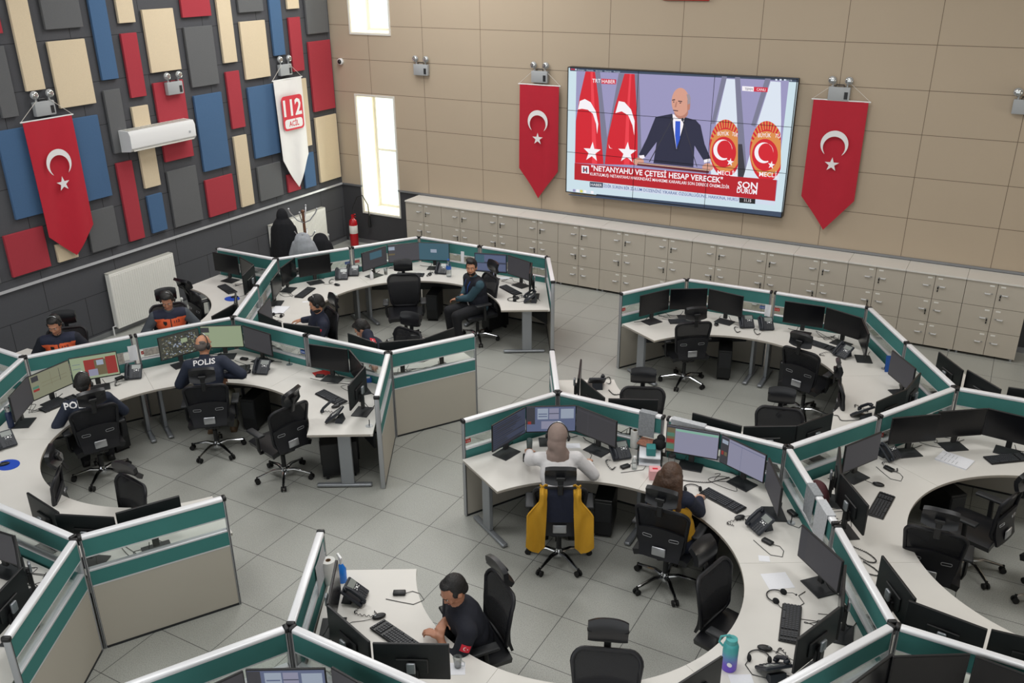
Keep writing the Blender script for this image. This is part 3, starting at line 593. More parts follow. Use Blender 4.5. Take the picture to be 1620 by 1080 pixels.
   (-4.682, 2.929), (-4.683, 2.935), (-4.683, 2.942), (-4.681, 2.949), (-4.678, 2.954), (-4.674, 2.959), (-4.669, 2.962), (-4.664, 2.963), (-4.658, 2.963), (-4.653, 2.96), (-4.648, 2.957),
   (-4.645, 2.951), (-4.642, 2.945)]),
 ('p', 'tvbanner', [(-6.503, 2.086), (-3.113, 2.149), (-3.103, 1.823), (-6.502, 1.804)]), ('t', 'white', '"NETANYAHU VE ÇETESİ HESAP VERECEK"', (-6.193, 1.99), (-3.942, 2.018), 0.087),
 ('t', 'white', 'KURTULMUŞ: NETANYAHU HAKKINDAKİ MAHKEME KARARLARI SON DERECE ÖNEMLİDİR', (-6.209, 1.908), (-3.827, 1.939), 0.049), ('t', 'white', 'SON', (-3.701, 1.966), (-3.39, 1.975), 0.103),
 ('t', 'white', 'DURUM', (-3.705, 1.89), (-3.391, 1.896), 0.073), ('p', 'white', [(-6.374, 2.055), (-6.24, 2.058), (-6.231, 1.93), (-6.37, 1.928)]),
 ('p', 'bar', [(-6.346, 2.033), (-6.319, 2.033), (-6.317, 1.946), (-6.344, 1.946)]), ('p', 'bar', [(-6.293, 2.034), (-6.266, 2.034), (-6.264, 1.944), (-6.29, 1.944)]),
 ('p', 'tvred', [(-6.319, 2.002), (-6.287, 2.003), (-6.286, 1.973), (-6.318, 1.973)]), ('p', 'tvlight', [(-6.214, 1.792), (-3.103, 1.823), (-3.096, 1.756), (-6.211, 1.699)]),
 ('p', 'bar', [(-6.214, 1.797), (-5.97, 1.803), (-5.97, 1.72), (-6.211, 1.709)]), ('t', 'white', 'HABER', (-6.193, 1.731), (-5.986, 1.738), 0.044),
 ('t', 'ticker', 'İDİR SÜREN BİR ZULÜM DÜZENİNİ YIKARAK ÖZGÜRLÜĞÜNE, HAKKINA, HUKU', (-5.954, 1.732), (-3.672, 1.759), 0.048),
 ('p', 'tvblack', [(-3.659, 1.816), (-3.406, 1.822), (-3.402, 1.745), (-3.651, 1.736)]), ('t', 'white', '11.15', (-3.574, 1.761), (-3.468, 1.765), 0.046),
 ('t', 'white', 'TRT', (-6.217, 3.412), (-6.072, 3.416), 0.059), ('p', 'tvred3', [(-6.065, 3.481), (-5.804, 3.481), (-5.804, 3.406), (-6.062, 3.401)]),
 ('t', 'white', 'HABER', (-6.05, 3.415), (-5.817, 3.418), 0.053), ('p', 'white', [(-3.776, 3.491), (-3.599, 3.49), (-3.596, 3.422), (-3.77, 3.424)]),
 ('t', 'bar', 'TBMM', (-3.732, 3.435), (-3.614, 3.433), 0.037), ('p', 'tvred3', [(-3.599, 3.49), (-3.393, 3.491), (-3.39, 3.426), (-3.596, 3.422)]),
 ('t', 'white', 'CANLI', (-3.554, 3.439), (-3.422, 3.438), 0.037), ('p', 'tvlight', [(-6.594, 1.638), (-6.545, 1.638), (-6.544, 1.593), (-6.593, 1.593)]),
 ('p', 'lavender', [(-6.525, 1.639), (-6.476, 1.639), (-6.475, 1.594), (-6.524, 1.594)]), ('p', 'white', [(-6.457, 1.64), (-6.409, 1.64), (-6.407, 1.596), (-6.456, 1.595)]),
 ('p', 'tvyellow', [(-6.39, 1.641), (-6.341, 1.642), (-6.34, 1.597), (-6.388, 1.596)]), ('p', 'white', [(-6.322, 1.642), (-6.274, 1.643), (-6.272, 1.598), (-6.321, 1.598)]),
 ('p', 'tvlight', [(-6.255, 1.644), (-6.206, 1.644), (-6.205, 1.599), (-6.253, 1.599)]), ('p', 'white', [(-6.188, 1.645), (-6.14, 1.645), (-6.138, 1.601), (-6.186, 1.6)]),
 ('p', 'tvred3', [(-6.601, 3.612), (-6.575, 3.611), (-6.574, 3.588), (-6.6, 3.589)]), ('p', 'tvred', [(-6.565, 3.611), (-6.539, 3.61), (-6.538, 3.588), (-6.564, 3.589)]),
 ('p', 'tvlight', [(-6.528, 3.611), (-6.502, 3.61), (-6.502, 3.587), (-6.528, 3.588)]), ('t', 'tvlight', 'Dosya', (-6.481, 3.586), (-6.363, 3.587), 0.02),
 ('t', 'tvlight', 'Düzenle', (-6.322, 3.587), (-6.205, 3.588), 0.02), ('t', 'tvlight', 'Görünüm', (-6.164, 3.588), (-6.048, 3.589), 0.019),
 ('t', 'tvlight', 'Geçmiş', (-6.008, 3.588), (-5.893, 3.589), 0.02), ('t', 'tvlight', 'Araçlar', (-5.854, 3.589), (-5.74, 3.59), 0.02),
 ('p', 'tvlight', [(-3.297, 3.619), (-3.268, 3.619), (-3.265, 3.594), (-3.295, 3.595)]), ('p', 'tvlight', [(-3.235, 3.622), (-3.205, 3.622), (-3.203, 3.598), (-3.232, 3.598)]),
 ('p', 'tvlight', [(-3.172, 3.626), (-3.143, 3.625), (-3.14, 3.601), (-3.17, 3.601)]), ('t', 'tvlight', '11:16', (-3.132, 3.601), (-3.055, 3.599), 0.023)]
TVR = [(-6.609, 13.9, 3.633), (-2.976, 13.9, 3.624), (-6.637, 13.9, 1.581), (-2.985, 13.9, 1.61)]
# ================================================================ the room
XL, YB, ZC = -11.66, 14.04, 7.0
grid_mat('floor_tile', 'a9aaa4', '444544', 0, 0.5975, -5.70, 0.006, 1, 0.6, 5.73, 0.006, 0.38, noise=0.05, nscale=2.5, speck=0.42, spec=0.35)
grid_mat('beige_panels', 'b2a28d', '645648', 0, 1.197, -0.017, 0.008, 2, 0.598, 1.757, 0.008, 0.8, noise=0.03, nscale=1.2, below=(1.15, '3c3c3f'), bump=0.1)
grid_mat('charcoal_felt', '545559', '29292b', 1, 1.2, 13.96, 0.008, 2, 0.6, 1.3, 0.007, 0.95, noise=0.12, nscale=90, stagger=0.6, spec=0.15, bump=0.4)
mat('reveal_white', 'efe6d2', 0.8); mat('ceiling_white', 'd8d8d4', 0.8); mat('frame_white', 'dcdad2', 0.5)
struct(G().box((-2.8, 4.55, -0.05), (18.2, 19.4, 0.1)), 'floor', 'floor_tile')
struct(G().box((-2.8, 4.55, ZC + 0.05), (18.2, 19.4, 0.1)), 'ceiling', 'ceiling_white')
g = G()
WX0, WX1 = -11.17, -10.30
for x0, x1, z0, z1 in ((XL - .05, WX0, 0, ZC), (WX1, 6.3, 0, ZC), (WX0, WX1, 0, .65), (WX0, WX1, 2.90, 4.02), (WX0, WX1, 6.3, ZC)):
    g.box(((x0 + x1) / 2, YB + .3, (z0 + z1) / 2), (x1 - x0, .6, z1 - z0))
struct(g, 'wall_back', 'beige_panels')
struct(G().box((XL - .115, 4.3, ZC / 2), (.2, 19.9, ZC)), 'wall_left', 'charcoal_felt')
mat('right_wall_beige', 'a99a86', 0.8)
g = G()
g.box((6.4, 4, ZC / 2), (.2, 13, ZC)); g.box((6.4, 14.1, ZC / 2), (.2, 1.2, ZC)); g.box((6.4, 12, .4), (.2, 3, .8)); g.box((6.4, 12, 5.6), (.2, 3, 2.8))
struct(g, 'wall_right', 'right_wall_beige')
struct(G().box((XL + .012, 6.2, 1.175), (.024, 15.6, .035)), 'trim_1', 'aluminium')
struct(G().box((-11.41, YB - .012, 1.165), (.48, .024, .035)).box((-2.0, YB - .012, 1.165), (16.6, .024, .035)), 'trim_2', 'aluminium_dark')
struct(G().box((XL + .01, 6.2, .04), (.02, 15.6, .08)), 'baseboard_left', 'aluminium_dark')
struct(G().box((-2.6, YB - .01, .04), (18, .02, .08)), 'baseboard_back', 'aluminium_dark')
def window(n, z0, z1, transom):
    g = G(); t = .012; d = .58; xm = (WX0 + WX1) / 2; zm = (z0 + z1) / 2
    g.box((WX0 + t / 2, YB + d / 2, zm), (t, d, z1 - z0)).box((WX1 - t / 2, YB + d / 2, zm), (t, d, z1 - z0))
    g.box((xm, YB + d / 2, z0 + t / 2), (WX1 - WX0 - 2 * t, d, t)).box((xm, YB + d / 2, z1 - t / 2), (WX1 - WX0 - 2 * t, d, t))
    w_ = struct(g, 'window_%d' % n, 'reveal_white')
    g = G(); f = .03
    for x in (WX0 - f / 2, WX1 + f / 2): g.box((x, YB - .008, zm), (f, .016, z1 - z0 + 2 * f))
    for z in (z0 - f / 2, z1 + f / 2): g.box((xm, YB - .008, z), (WX1 - WX0, .016, f))
    g.out('window_frame', 'frame_white', w_, smooth=0)
    g = G(); y = YB + d - .03; s_ = .045
    for x in (WX0 + t + s_ / 2, WX1 - t - s_ / 2): g.box((x, y, zm), (s_, .05, z1 - z0 - 2 * t))
    for z in (z0 + t + s_ / 2, z1 - t - s_ / 2) + ((transom,) if transom else ()): g.box((xm, y, z), (WX1 - WX0 - 2 * t - 2 * s_, .05, s_))
    g.out('sash', 'frame_white', w_, smooth=0)
    g = G(); g.box((xm, y, zm), (WX1 - WX0 - 2 * t - 2 * s_, .008, z1 - z0 - 2 * t - 2 * s_)); g.out('pane', 'clear_glass', w_, smooth=0)
window(1, .65, 2.90, 1.80); window(2, 4.02, 6.3, None)

# ---------------------------------------------------------------- lockers
def rowword(i): return ['first', 'second', 'third', 'fourth', 'fifth', 'sixth', 'seventh', 'eighth', 'ninth', 'tenth', 'eleventh', 'twelfth', 'thirteenth'][i]
LW = .7956; LY = 13.57; LH = 1.14
def locker():
    t = thing('locker', 'beige six-door locker unit, the first from the window', 'locker', (-9.82 + LW / 2, LY, 0), 0, 'locker units along the back wall')
    g = G(); g.box((0, .235, .575), (LW - .004, .43, 1.07)); g.out('body', 'locker_joint', t, smooth=0)
    g = G(); g.box((0, .215, LH - .0125), (LW - .003, .475, .025), bev=.003); g.out('top', 'tabletop', t, smooth=0)
    for x in (-LW / 2 + .05, LW / 2 - .05): G().lathe([(.02, 0), (.02, .04)], (x, .05, 0), 10).out('foot', 'leg_metal', t)
    for c in range(2):
        for r_ in range(3):
            x = (c - .5) * (LW / 2); z = .04 + (r_ + .5) * .358
            d = G().box((x, .01, z), (LW / 2 - .006, .018, .352), bev=.002, seg=1).out('door', 'locker_beige', t, smooth=0)
            sx = 1 if c == 0 else -1
            hx = x + sx * .09
            G().tube([(hx - .032, -.002, z + .02), (hx - .03, -.022, z + .02), (hx + .03, -.022, z + .02), (hx + .032, -.002, z + .02)], .010, 6).out('handle', 'handle_silver', d)
            kx = x + sx * .145
            G().tube([(kx, .001, z + .02), (kx, -.01, z + .02)], .008, 8).out('lock', 'leg_metal', d)
            G().box((x + sx * .13, -.0005, z + .135), (.06, .002, .022)).out('label_holder', 'label_white', d, smooth=0)
            if (c * 3 + r_) in (1, 5): G().box((kx, -.012, z - .005), (.018, .006, .035), bev=.002, seg=1).box((kx, -.012, z - .045), (.016, .005, .028)).out('key', 'black_plastic', d, smooth=0)
    return t
lk = locker()
for i in range(1, 13):
    dup(lk, (-9.82 + LW * (i + .5), LY, 0), 0, 'beige six-door locker unit, the %s from the window' % rowword(i) + (', at the right end' if i == 12 else ''))

# ---------------------------------------------------------------- felt panels on the left wall
words = {'cream': 'cream', 'blue': 'blue', 'red': 'red', 'grey': 'grey'}
FL = [
 'red felt panel cut by the left edge of the photo near the top', 'tall narrow cream felt panel nearest the top left corner', 'dark grey felt panel at the left edge below a red sliver',
 'grey felt panel cut by the top edge, right of the first tall cream one', 'wide cream felt panel right above the big blue panel', 'tall narrow blue felt panel leftmost of the blue strips at the top',
 'narrow cream felt panel at the top edge, right of the leftmost blue strip', 'narrow red felt panel under the small cream one at the top', 'wide cream felt panel above the red panel with the emergency light',
 'red felt panel cut by the top edge of the photo', 'large grey felt panel directly below the red one at the top edge', 'tall narrow cream felt panel cut by the top edge, in the middle of the wall',
 'small grey felt panel at the top edge above a wide cream panel', 'wide cream felt panel left of the tall blue strip above the white banner', 'tall narrow blue felt panel cut by the top edge near the white banner',
 'small cream felt panel at the top edge above the narrow red one', 'narrow red felt panel just right of the lamps over the white banner', 'grey felt panel at the top edge nearest the room corner',
 'tall red felt panel nearest the room corner', 'tall cream felt panel nearest the room corner, above the trim', 'narrow dark grey felt panel left of the air conditioner', 'narrow cream felt panel half hidden behind the air conditioner',
 'tall red felt panel behind the emergency light and air conditioner', 'large blue felt panel right of the air conditioner', 'narrow red felt panel right of the large blue one', 'blue felt panel partly behind the white banner',
 'narrow cream felt panel peeking out right of the white banner', 'narrow cream felt panel low on the wall, left of the white banner', 'small blue felt panel right of the tip of the white banner', 'small red felt panel behind the tip of the white banner',
 'square grey felt panel left of the tip of the white banner', 'square red felt panel just above the trim in the middle', 'large grey felt panel low on the wall beneath the air conditioner', 'tall narrow red felt panel low on the wall, right of the big blue one',
 'small blue felt panel low on the wall between red strip and grey panel', 'widest blue felt panel behind the hanging flag', 'square grey felt panel right of the flag tip', 'square red felt panel left of the flag tip',
 'small cream felt panel behind the tip of the left flag', 'sliver of grey felt panel at the left edge just above the trim']
for (c, y0, y1, z0, z1), lab in zip(FELT, FL):
    o = G().box((XL + .022, (y0 + y1) / 2, (z0 + z1) / 2), (.044, y1 - y0, z1 - z0), bev=.004, seg=1).out('felt_panel', 'felt_' + c, None, smooth=0)
    tag(o, lab, 'wall panel', 'coloured felt panels on the left wall')

# ---------------------------------------------------------------- banners, lamps, air conditioner
def crescent(r, h=0.0, n=28, open_a=38):
    a0 = R(open_a); out = []
    for i in range(n + 1):
        a = a0 + (2 * PI - 2 * a0) * i / n; out.append((r * math.cos(a), r * math.sin(a)))
    # inner arc, shifted towards the opening
    ri = r * .80; cx = r * .235
    p0 = Vector(out[-1]); p1 = Vector(out[0])
    b0 = math.atan2(p0.y, p0.x - cx); b1 = math.atan2(p1.y, p1.x - cx)
    if b0 < 0: b0 += 2 * PI
    if b1 < 0: b1 += 2 * PI
    for i in range(1, n):
        a = b0 + (b1 - b0) * i / n; out.append((cx + ri * math.cos(a), ri * math.sin(a)))
    return out
def star_pts(r, rot=0): return [((r if i % 2 == 0 else r * .39) * math.cos(rot + PI / 5 * i), (r if i % 2 == 0 else r * .39) * math.sin(rot + PI / 5 * i)) for i in range(10)]
def flat_on(g, pts, M, mi=0, th=.003): g.prism(pts, 0, th, M, mi)
def banner(label, group, loc, rz, w, h, tip, kind):
    """hangs in local XZ plane facing -Y, origin at the middle of the rod"""
    t = thing('banner', label, 'banner', loc, rz, group)
    def fn(u, v):
        x = (u - .5) * w; hh = h + tip * (1 - abs(u - .5) * 2); z = -hh * v
        x2 = x * (1 + .0 * v)
        return (x2, -.012 * math.sin(u * 9 + v * 2) * (.4 + v) - .02 * v, z)
    G().sheet(fn, 24, 24, .006).out('cloth', 'banner_' + kind, t)
    G().tube([(-w / 2 - .03, 0, 0), (w / 2 + .03, 0, 0)], .010, 8).out('rod', 'white_plastic', t)
    G().tube([(-w / 2 - .02, 0, .005), (-.10, .01, .24)], .0035, 5).tube([(w / 2 + .02, 0, .005), (.10, .01, .24)], .0035, 5).out('cord', 'cord_white', t)
    def face(x, z): return Matrix.Translation((x, -.052, z)) @ Matrix.Rotation(PI / 2, 4, 'X')
    if kind == 'red':
        k = w / .72
        g = G(); g.prism(crescent(.185 * k), 0, .003, face(0, -.58 * k) @ Matrix.Rotation(-PI / 2, 4, 'Z')); g.out('crescent', 'mark_white', t, smooth=0)
        g = G(); g.prism(star_pts(.10 * k, PI / 2), 0, .003, face(0, -.86 * k)); g.out('star', 'mark_white', t, smooth=0)
    else:
        def rr(cx, cz, ww, hh, r, n=5):
            o = []
            for sx, sz, a0 in ((1, 1, 0), (-1, 1, 90), (-1, -1, 180), (1, -1, 270)):
                for i in range(n + 1):
                    a = R(a0 + 90 * i / n); o.append((cx + sx * (ww / 2 - r) + r * math.cos(a), cz + sz * (hh / 2 - r) + r * math.sin(a)))
            return o
        g = G(); g.prism(rr(0, 0, .54, .60, .07), 0, .002, face(0, -.58)); g.out('emblem_board', 'mark_red', t, smooth=0)
        g = G(); g.prism(rr(0, 0, .46, .16, .05), .0015, .0035, face(0, -.765)); g.out('emblem_field', 'mark_white', t, smooth=0)
        me = text_obj('lettering', '112', .27, 'mark_white', t, face(-.235, -.62) @ Matrix.Translation((0, 0, .004)), width=.47, bold=.03)
        text_obj('lettering', 'ACİL', .09, 'mark_red', t, face(-.13, -.81) @ Matrix.Translation((0, 0, .005)), width=.26, bold=.02)
    return t
BG = 'red crescent and star banners'
banner('large red crescent and star banner hanging on the coloured left wall', BG, (XL + .10, 7.88, 3.33), R(90), .74, 1.56, .36, 'red')
banner('white banner with the red 112 emblem on the left wall', None, (XL + .10, 12.64, 3.33), R(90), .72, 1.38, .55, 'white')
banner('red crescent and star banner left of the video wall', BG, (-7.22, YB - .07, 3.31), 0, .74, 1.42, .50, 'red')
banner('red crescent and star banner right of the video wall', BG, (-2.35, YB - .07, 3.36), 0, .76, 1.42, .48, 'red')

def lamp_proto():
    t = thing('emergency_light', 'x', 'emergency light', (0, 0, 0), 0, 'twin-head emergency lights')
    G().box((0, -.045, 0), (.30, .075, .19), bev=.012).out('housing', 'lamp_grey', t)
    G().tube([(-.06, -.05, .09), (-.055, -.05, .125), (.055, -.05, .125), (.06, -.05, .09)], .008, 6).out('handle', 'black_plastic', t)
    for sx in (-1, 1):
        h = G().tube([(sx * .10, -.05, .09), (sx * .10, -.05, .14)], .012, 8).ell((sx * .115, -.06, .185), (.058, .035, .055)).out('lamp_head', 'lamp_grey', t)
        G().ell((sx * .115, -.088, .182), (.048, .014, .046)).out('lens', 'lens', h)
    G().box((.10, -.084, -.02), (.05, .004, .10)).out('control_panel', 'dark_plastic', t, smooth=0)
    return t
mat('lamp_grey', 'a3a6a8', 0.5); mat('lens', 'c4c6c6', 0.10, 0.85)
EL = [((XL + .002, 7.90, 3.46), 90, 'above the large flag on the left wall'), ((XL + .045, 10.11, 3.47), 90, 'on the red panel above the air conditioner'), ((XL + .002, 12.66, 3.48), 90, 'above the white banner'),
      ((-9.61, YB - .002, 3.44), 0, 'alone on the beige wall near the window'), ((-7.22, YB - .002, 3.44), 0, 'above the banner left of the video wall'), ((-2.39, YB - .002, 3.45), 0, 'above the banner right of the video wall'), ((-.02, YB - .002, 3.42), 0, 'cut by the right edge of the photo')]
for i, (loc, rz, w_) in enumerate(EL):
    if i == 0: e0 = lamp_proto(); e0.location = loc; e0.rotation_euler = (0, 0, R(rz)); e0['label'] = 'grey twin-head emergency light ' + w_
    else: dup(e0, loc, R(rz), 'grey twin-head emergency light ' + w_)

t = thing('air_conditioner', 'white split air conditioner on the coloured felt wall', 'air conditioner', (XL + .045, 9.62, 2.84), R(90))
g = G()
prof = [(0, -.17), (-.19, -.15), (-.235, -.10), (-.24, .08), (-.21, .145), (0, .15)]
g.prism(prof, -.62, .62, Matrix(((0, 0, 1, 0), (1, 0, 0, 0), (0, 1, 0, 0), (0, 0, 0, 1)))); g.out('body', 'white_plastic', t, smooth=30)
g = G()
for i in range(14): g.box((-.55 + i * .084, -.10, .151), (.06, .15, .006))
g.out('intake_grille', 'radiator_slot', t, smooth=0)
G().box((0, -.212, -.128), (1.16, .05, .008), rot=Matrix.Rotation(R(48), 3, 'X')).out('air_flap', 'radiator_slot', t, smooth=0)
G().box((.50, -.241, -.02), (.035, .004, .03)).out('display', 'paper_grey', t, smooth=0)

t = thing('security_camera', 'small white dome security camera in the upper room corner', 'camera', (-11.45, YB, 3.50), 0)
G().lathe([(.055, 0), (.062, .02), (.062, .05), (.05, .065)]).xf(Matrix.Rotation(PI / 2, 4, 'X')).out('housing', 'white_plastic', t)
G().ell((.005, -.065, 0), (.042, .035, .042)).out('dome', 'black_plastic', t)
o = G().box((-4.78, YB - .03, 4.77), (.74, .05, .22), bev=.02).out('wall_sign', 'plate_red', None, smooth=0)
tag(o, 'rounded red sign whose lower edge shows at the top of the beige wall', 'sign')

# ---------------------------------------------------------------- radiators
def radiator(label, y0, y1, z0, z1):
    t = thing('radiator', label, 'radiator', (XL, (y0 + y1) / 2, 0), R(90), 'white panel radiators on the left wall')
    w_ = y1 - y0; h = z1 - z0; zc = (z0 + z1) / 2
    g = G(); g.box((0, -.10, zc), (w_, .022, h), bev=.004, seg=1); g.box((0, -.05, zc), (w_ - .01, .07, h - .02))
    n = int(w_ / .04)
    for i in range(n): g.box((-w_ / 2 + (i + .5) * w_ / n, -.113, zc), (w_ / n * .55, .006, h - .07), bev=.002, seg=1)
    g.out('panel', 'white_metal', t, smooth=0)
    g = G(); g.box((0, -.058, z1 + .004), (w_, .10, .010), bev=.003, seg=1); g.out('top_grille', 'radiator_slot', t, smooth=0)
    G().tube([(w_ / 2 + .00, -.06, z0 + .06), (w_ / 2 + .07, -.06, z0 + .06), (w_ / 2 + .07, -.06, z0 - .06 if z0 > .1 else .0)], .012, 8).ell((w_ / 2 + .06, -.06, z0 + .06), .028).out('valve', 'white_plastic', t)
    if z0 < .13: G().tube([(-w_ / 2, -.06, z0 + .04), (-w_ / 2 - .06, -.06, z0 + .04), (-w_ / 2 - .06, -.06, 0)], .012, 8).out('pipe', 'white_plastic', t)
radiator('large white ribbed radiator behind the men in orange vests', 8.33, 9.56, .10, .97)
radiator('white ribbed radiator behind the coat rack by the corner', 11.82, 13.32, .22, .85)

# ---------------------------------------------------------------- fire extinguisher, coat rack
t = thing('fire_extinguisher', 'tall red fire extinguisher standing in the corner under the window', 'fire extinguisher', (-11.27, 13.78, 0))
G().lathe([(.08, 0), (.082, .03), (.082, .46), (.07, .52), (.03, .56), (.028, .60)], n=24).out('cylinder', 'ext_red', t)
G().lathe([(.0825, .26), (.0835, .262), (.0835, .42), (.0825, .422)], n=24).out('label', 'label_white', t)
G().tube([(-.02, 0, .62), (.09, -.03, .66)], .012, 6).tube([(-.02, 0, .60), (.10, -.03, .61)], .010, 6).lathe([(.03, .59), (.03, .63)]).out('handle', 'ext_red', t)
G().tube([(0, .02, .60), (-.05, .08, .74), (.02, .16, .95), (.15, .17, 1.0), (.26, .18, .82), (.28, .17, .62)], .011, 8).cap((.28, .17, .62), (.28, .17, .40), .022, .035).out('hose', 'black_plastic', t)
t = thing('coat_rack', 'wooden coat rack with curved hooks standing before the corner radiator', 'coat rack', (-9.95, 10.92, 0))
G().cap((0, 0, .02), (0, 0, 1.50), .022, .022).ell((0, 0, 1.53), .03).out('pole', 'wood_dark', t)
for k in range(4):
    a = k * PI / 2 + .5; c, s_ = math.cos(a), math.sin(a)
    G().tube([(.02 * c, .02 * s_, .12), (.18 * c, .18 * s_, .10), (.27 * c, .27 * s_, .015)], .015, 8).out('leg', 'wood_dark', t)
    G().tube([(0, 0, 1.34), (.10 * c, .10 * s_, 1.38), (.20 * c, .20 * s_, 1.50), (.23 * c, .23 * s_, 1.56)], .010, 6).tube([(0, 0, 1.10), (.12 * c, .12 * s_, 1.12), (.17 * c, .17 * s_, 1.20)], .010, 6).ell((.23 * c, .23 * s_, 1.57), .018).out('hook', 'silver', t)

# ---------------------------------------------------------------- video wall
for n, c in {'desktop': 'c9dde6', 'bar': '38465c', 'lavender': '9793bb', 'tvgrey': '77778f', 'tvdark': '33323c', 'tvred': 'cf1126', 'tvred2': 'ea3846', 'tvred3': 'cc1f3a', 'white': 'f4eff4', 'tvwhite': 'd9e2ee',
             'tvorange': 'd98a45', 'suit': '20223c', 'suit2': '151730', 'tie': '2b55c8', 'skin': 'd39a86', 'skin2': 'b57c6b', 'hairg': '9a8f98', 'brow': '4a3338', 'podium': '5e1826', 'podiumlight': 'd6b9a0', 'tvbanner': 'b30f20',
             'tvlight': 'cfd8e8', 'ticker': '3f5a94', 'tvblack': '101216', 'tvyellow': 'd8d060'}.items():
    mat('tv_' + n, c, emit=1.0)
YT = 13.90
t = thing('video_wall', 'large wall screen of nine displays showing a news broadcast', 'video wall', (0, 0, 0))
x0, x1, z0, z1 = -6.66, -2.975, 1.575, 3.635
G().box(((x0 + x1) / 2, YT + .073, (z0 + z1) / 2), (x1 - x0, .134, z1 - z0), bev=.004, seg=1).out('housing', 'black_plastic', t, smooth=0)
g = G(); names = []; y = YT + .004
sc = G(); scn = []
lett = []
def idx(n):
    if n not in scn: scn.append(n)
    return scn.index(n)
from mathutils.geometry import tessellate_polygon
k = 0
for it in TV:
    k += 1; y = YT + .0035 - .00006 * k
    if it[0] == 'p':
        pts = [Vector((p[0], y, p[1])) for p in it[2]]
        pts = [p for i, p in enumerate(pts) if (p - pts[i - 1]).length > 1e-4]
        vs = [sc.b.verts.new(p) for p in pts]
        for tri in tessellate_polygon([pts]):
            try: sc.b.faces.new([vs[i] for i in tri]).material_index = idx('tv_' + it[1])
            except ValueError: pass
    else:
        _, c, s_, A, B, h = it
        ang = math.atan2(B[1] - A[1], B[0] - A[0]); wd = math.hypot(B[0] - A[0], B[1] - A[1])
        M = Matrix.Translation((A[0], YT - .005, A[1])) @ Matrix.Rotation(-ang, 4, 'Y') @ Matrix.Rotation(PI / 2, 4, 'X')
        text_obj('screen_text', s_, h, 'tv_' + c, t, M, width=wd, bold=.022 if h > .07 else (.008 if h > .045 else 0))
G().box(((x0 + x1) / 2, YT + .0048, (z0 + z1) / 2), (x1 - x0 - .012, .002, z1 - z0 - .012)).out('screen', 'tv_desktop', t, smooth=0)
me = bpy.data.meshes.new('screen_picture'); sc.b.to_mesh(me); sc.b.free()
for n in scn: me.materials.append(MATS[n])
o = bpy.data.objects.new('screen_picture', me); COL.objects.link(o); o.parent = t
g = G(); hx = (x1 - x0) / 3; hz = (z1 - z0) / 3
for i in (1, 2): g.box((x0 + hx * i, YT - .006, (z0 + z1) / 2), (.007, .004, z1 - z0)); g.box(((x0 + x1) / 2, YT - .0065, z0 + hz * i), (x1 - x0, .004, .007))
for z in (z0 + .006, z1 - .006): g.box(((x0 + x1) / 2, YT - .003, z), (x1 - x0, .012, .012))
for x in (x0 + .006, x1 - .006): g.box((x, YT - .003, (z0 + z1) / 2), (.012, .012, z1 - z0))
g.out('bezel', 'black_plastic', t, smooth=0)
# ================================================================ partitions
PH_ = 1.126
def panel(a, b, label, cap_b=False, group='teal and beige partition panels'):
    """one partition panel from a to b; local x runs along it"""
    A = Vector(VX[a]); B = Vector(VX[b]); d = B - A; L = d.length
    t = tag(thing('partition_panel', label, 'partition', ((A.x + B.x) / 2, (A.y + B.y) / 2, 0), math.atan2(d.y, d.x), group), kind='thing')
    w = L - .085
    for z, dy, dz, m_ in ((.012, .046, .022, 'dark_plastic'), (.64, .046, .014, 'aluminium'), (.923, .046, .012, 'aluminium')): G().box((0, 0, z), (w, dy, dz)).out('frame_rail', m_, t, smooth=0)
    G().box((0, 0, .79), (w, .05, .022), bev=.004, seg=1).out('middle_rail', 'aluminium', t, smooth=0)
    G().box((0, 0, .328), (w, .040, .61)).out('lower_board', 'panel_beige', t, smooth=0)
    G().box((0, 0, .7125), (w, .044, .135)).out('fabric_band', 'teal_fabric', t, smooth=0)
    G().box((0, 0, 1.005), (w, .044, .16)).out('fabric_band', 'teal_fabric', t, smooth=0)
    G().box((0, 0, .858), (w, .008, .115)).out('glass_strip', 'clear_glass', t, smooth=0)
    G().box((0, 0, 1.103), (L - .075, .062, .036), bev=.013, seg=3).out('top_rail', 'white_rail', t, smooth=50)
    for s_ in (-1, 1):
        p = G().box((s_ * (L / 2 - .030), 0, .545), (.022, .052, 1.09), bev=.008, seg=2).out('side_post', 'post_metal', t, smooth=50)
        G().box((s_ * (L / 2 - .030), 0, .545), (.006, .0535, 1.08)).out('groove', 'dark_plastic', p, smooth=0)
    for s_ in (-1, 1):
        G().box((s_ * (L / 2 - .028), 0, 1.106), (.036, .066, .042), bev=.012, seg=2).out('end_cap', 'black_plastic', t, smooth=50)
    return t
mat('white_rail', 'e8e9ec', 0.3, 0.10); mat('post_metal', 'aeb0b3', 0.35, 0.5)
VX.update(fh=VX['FH'])
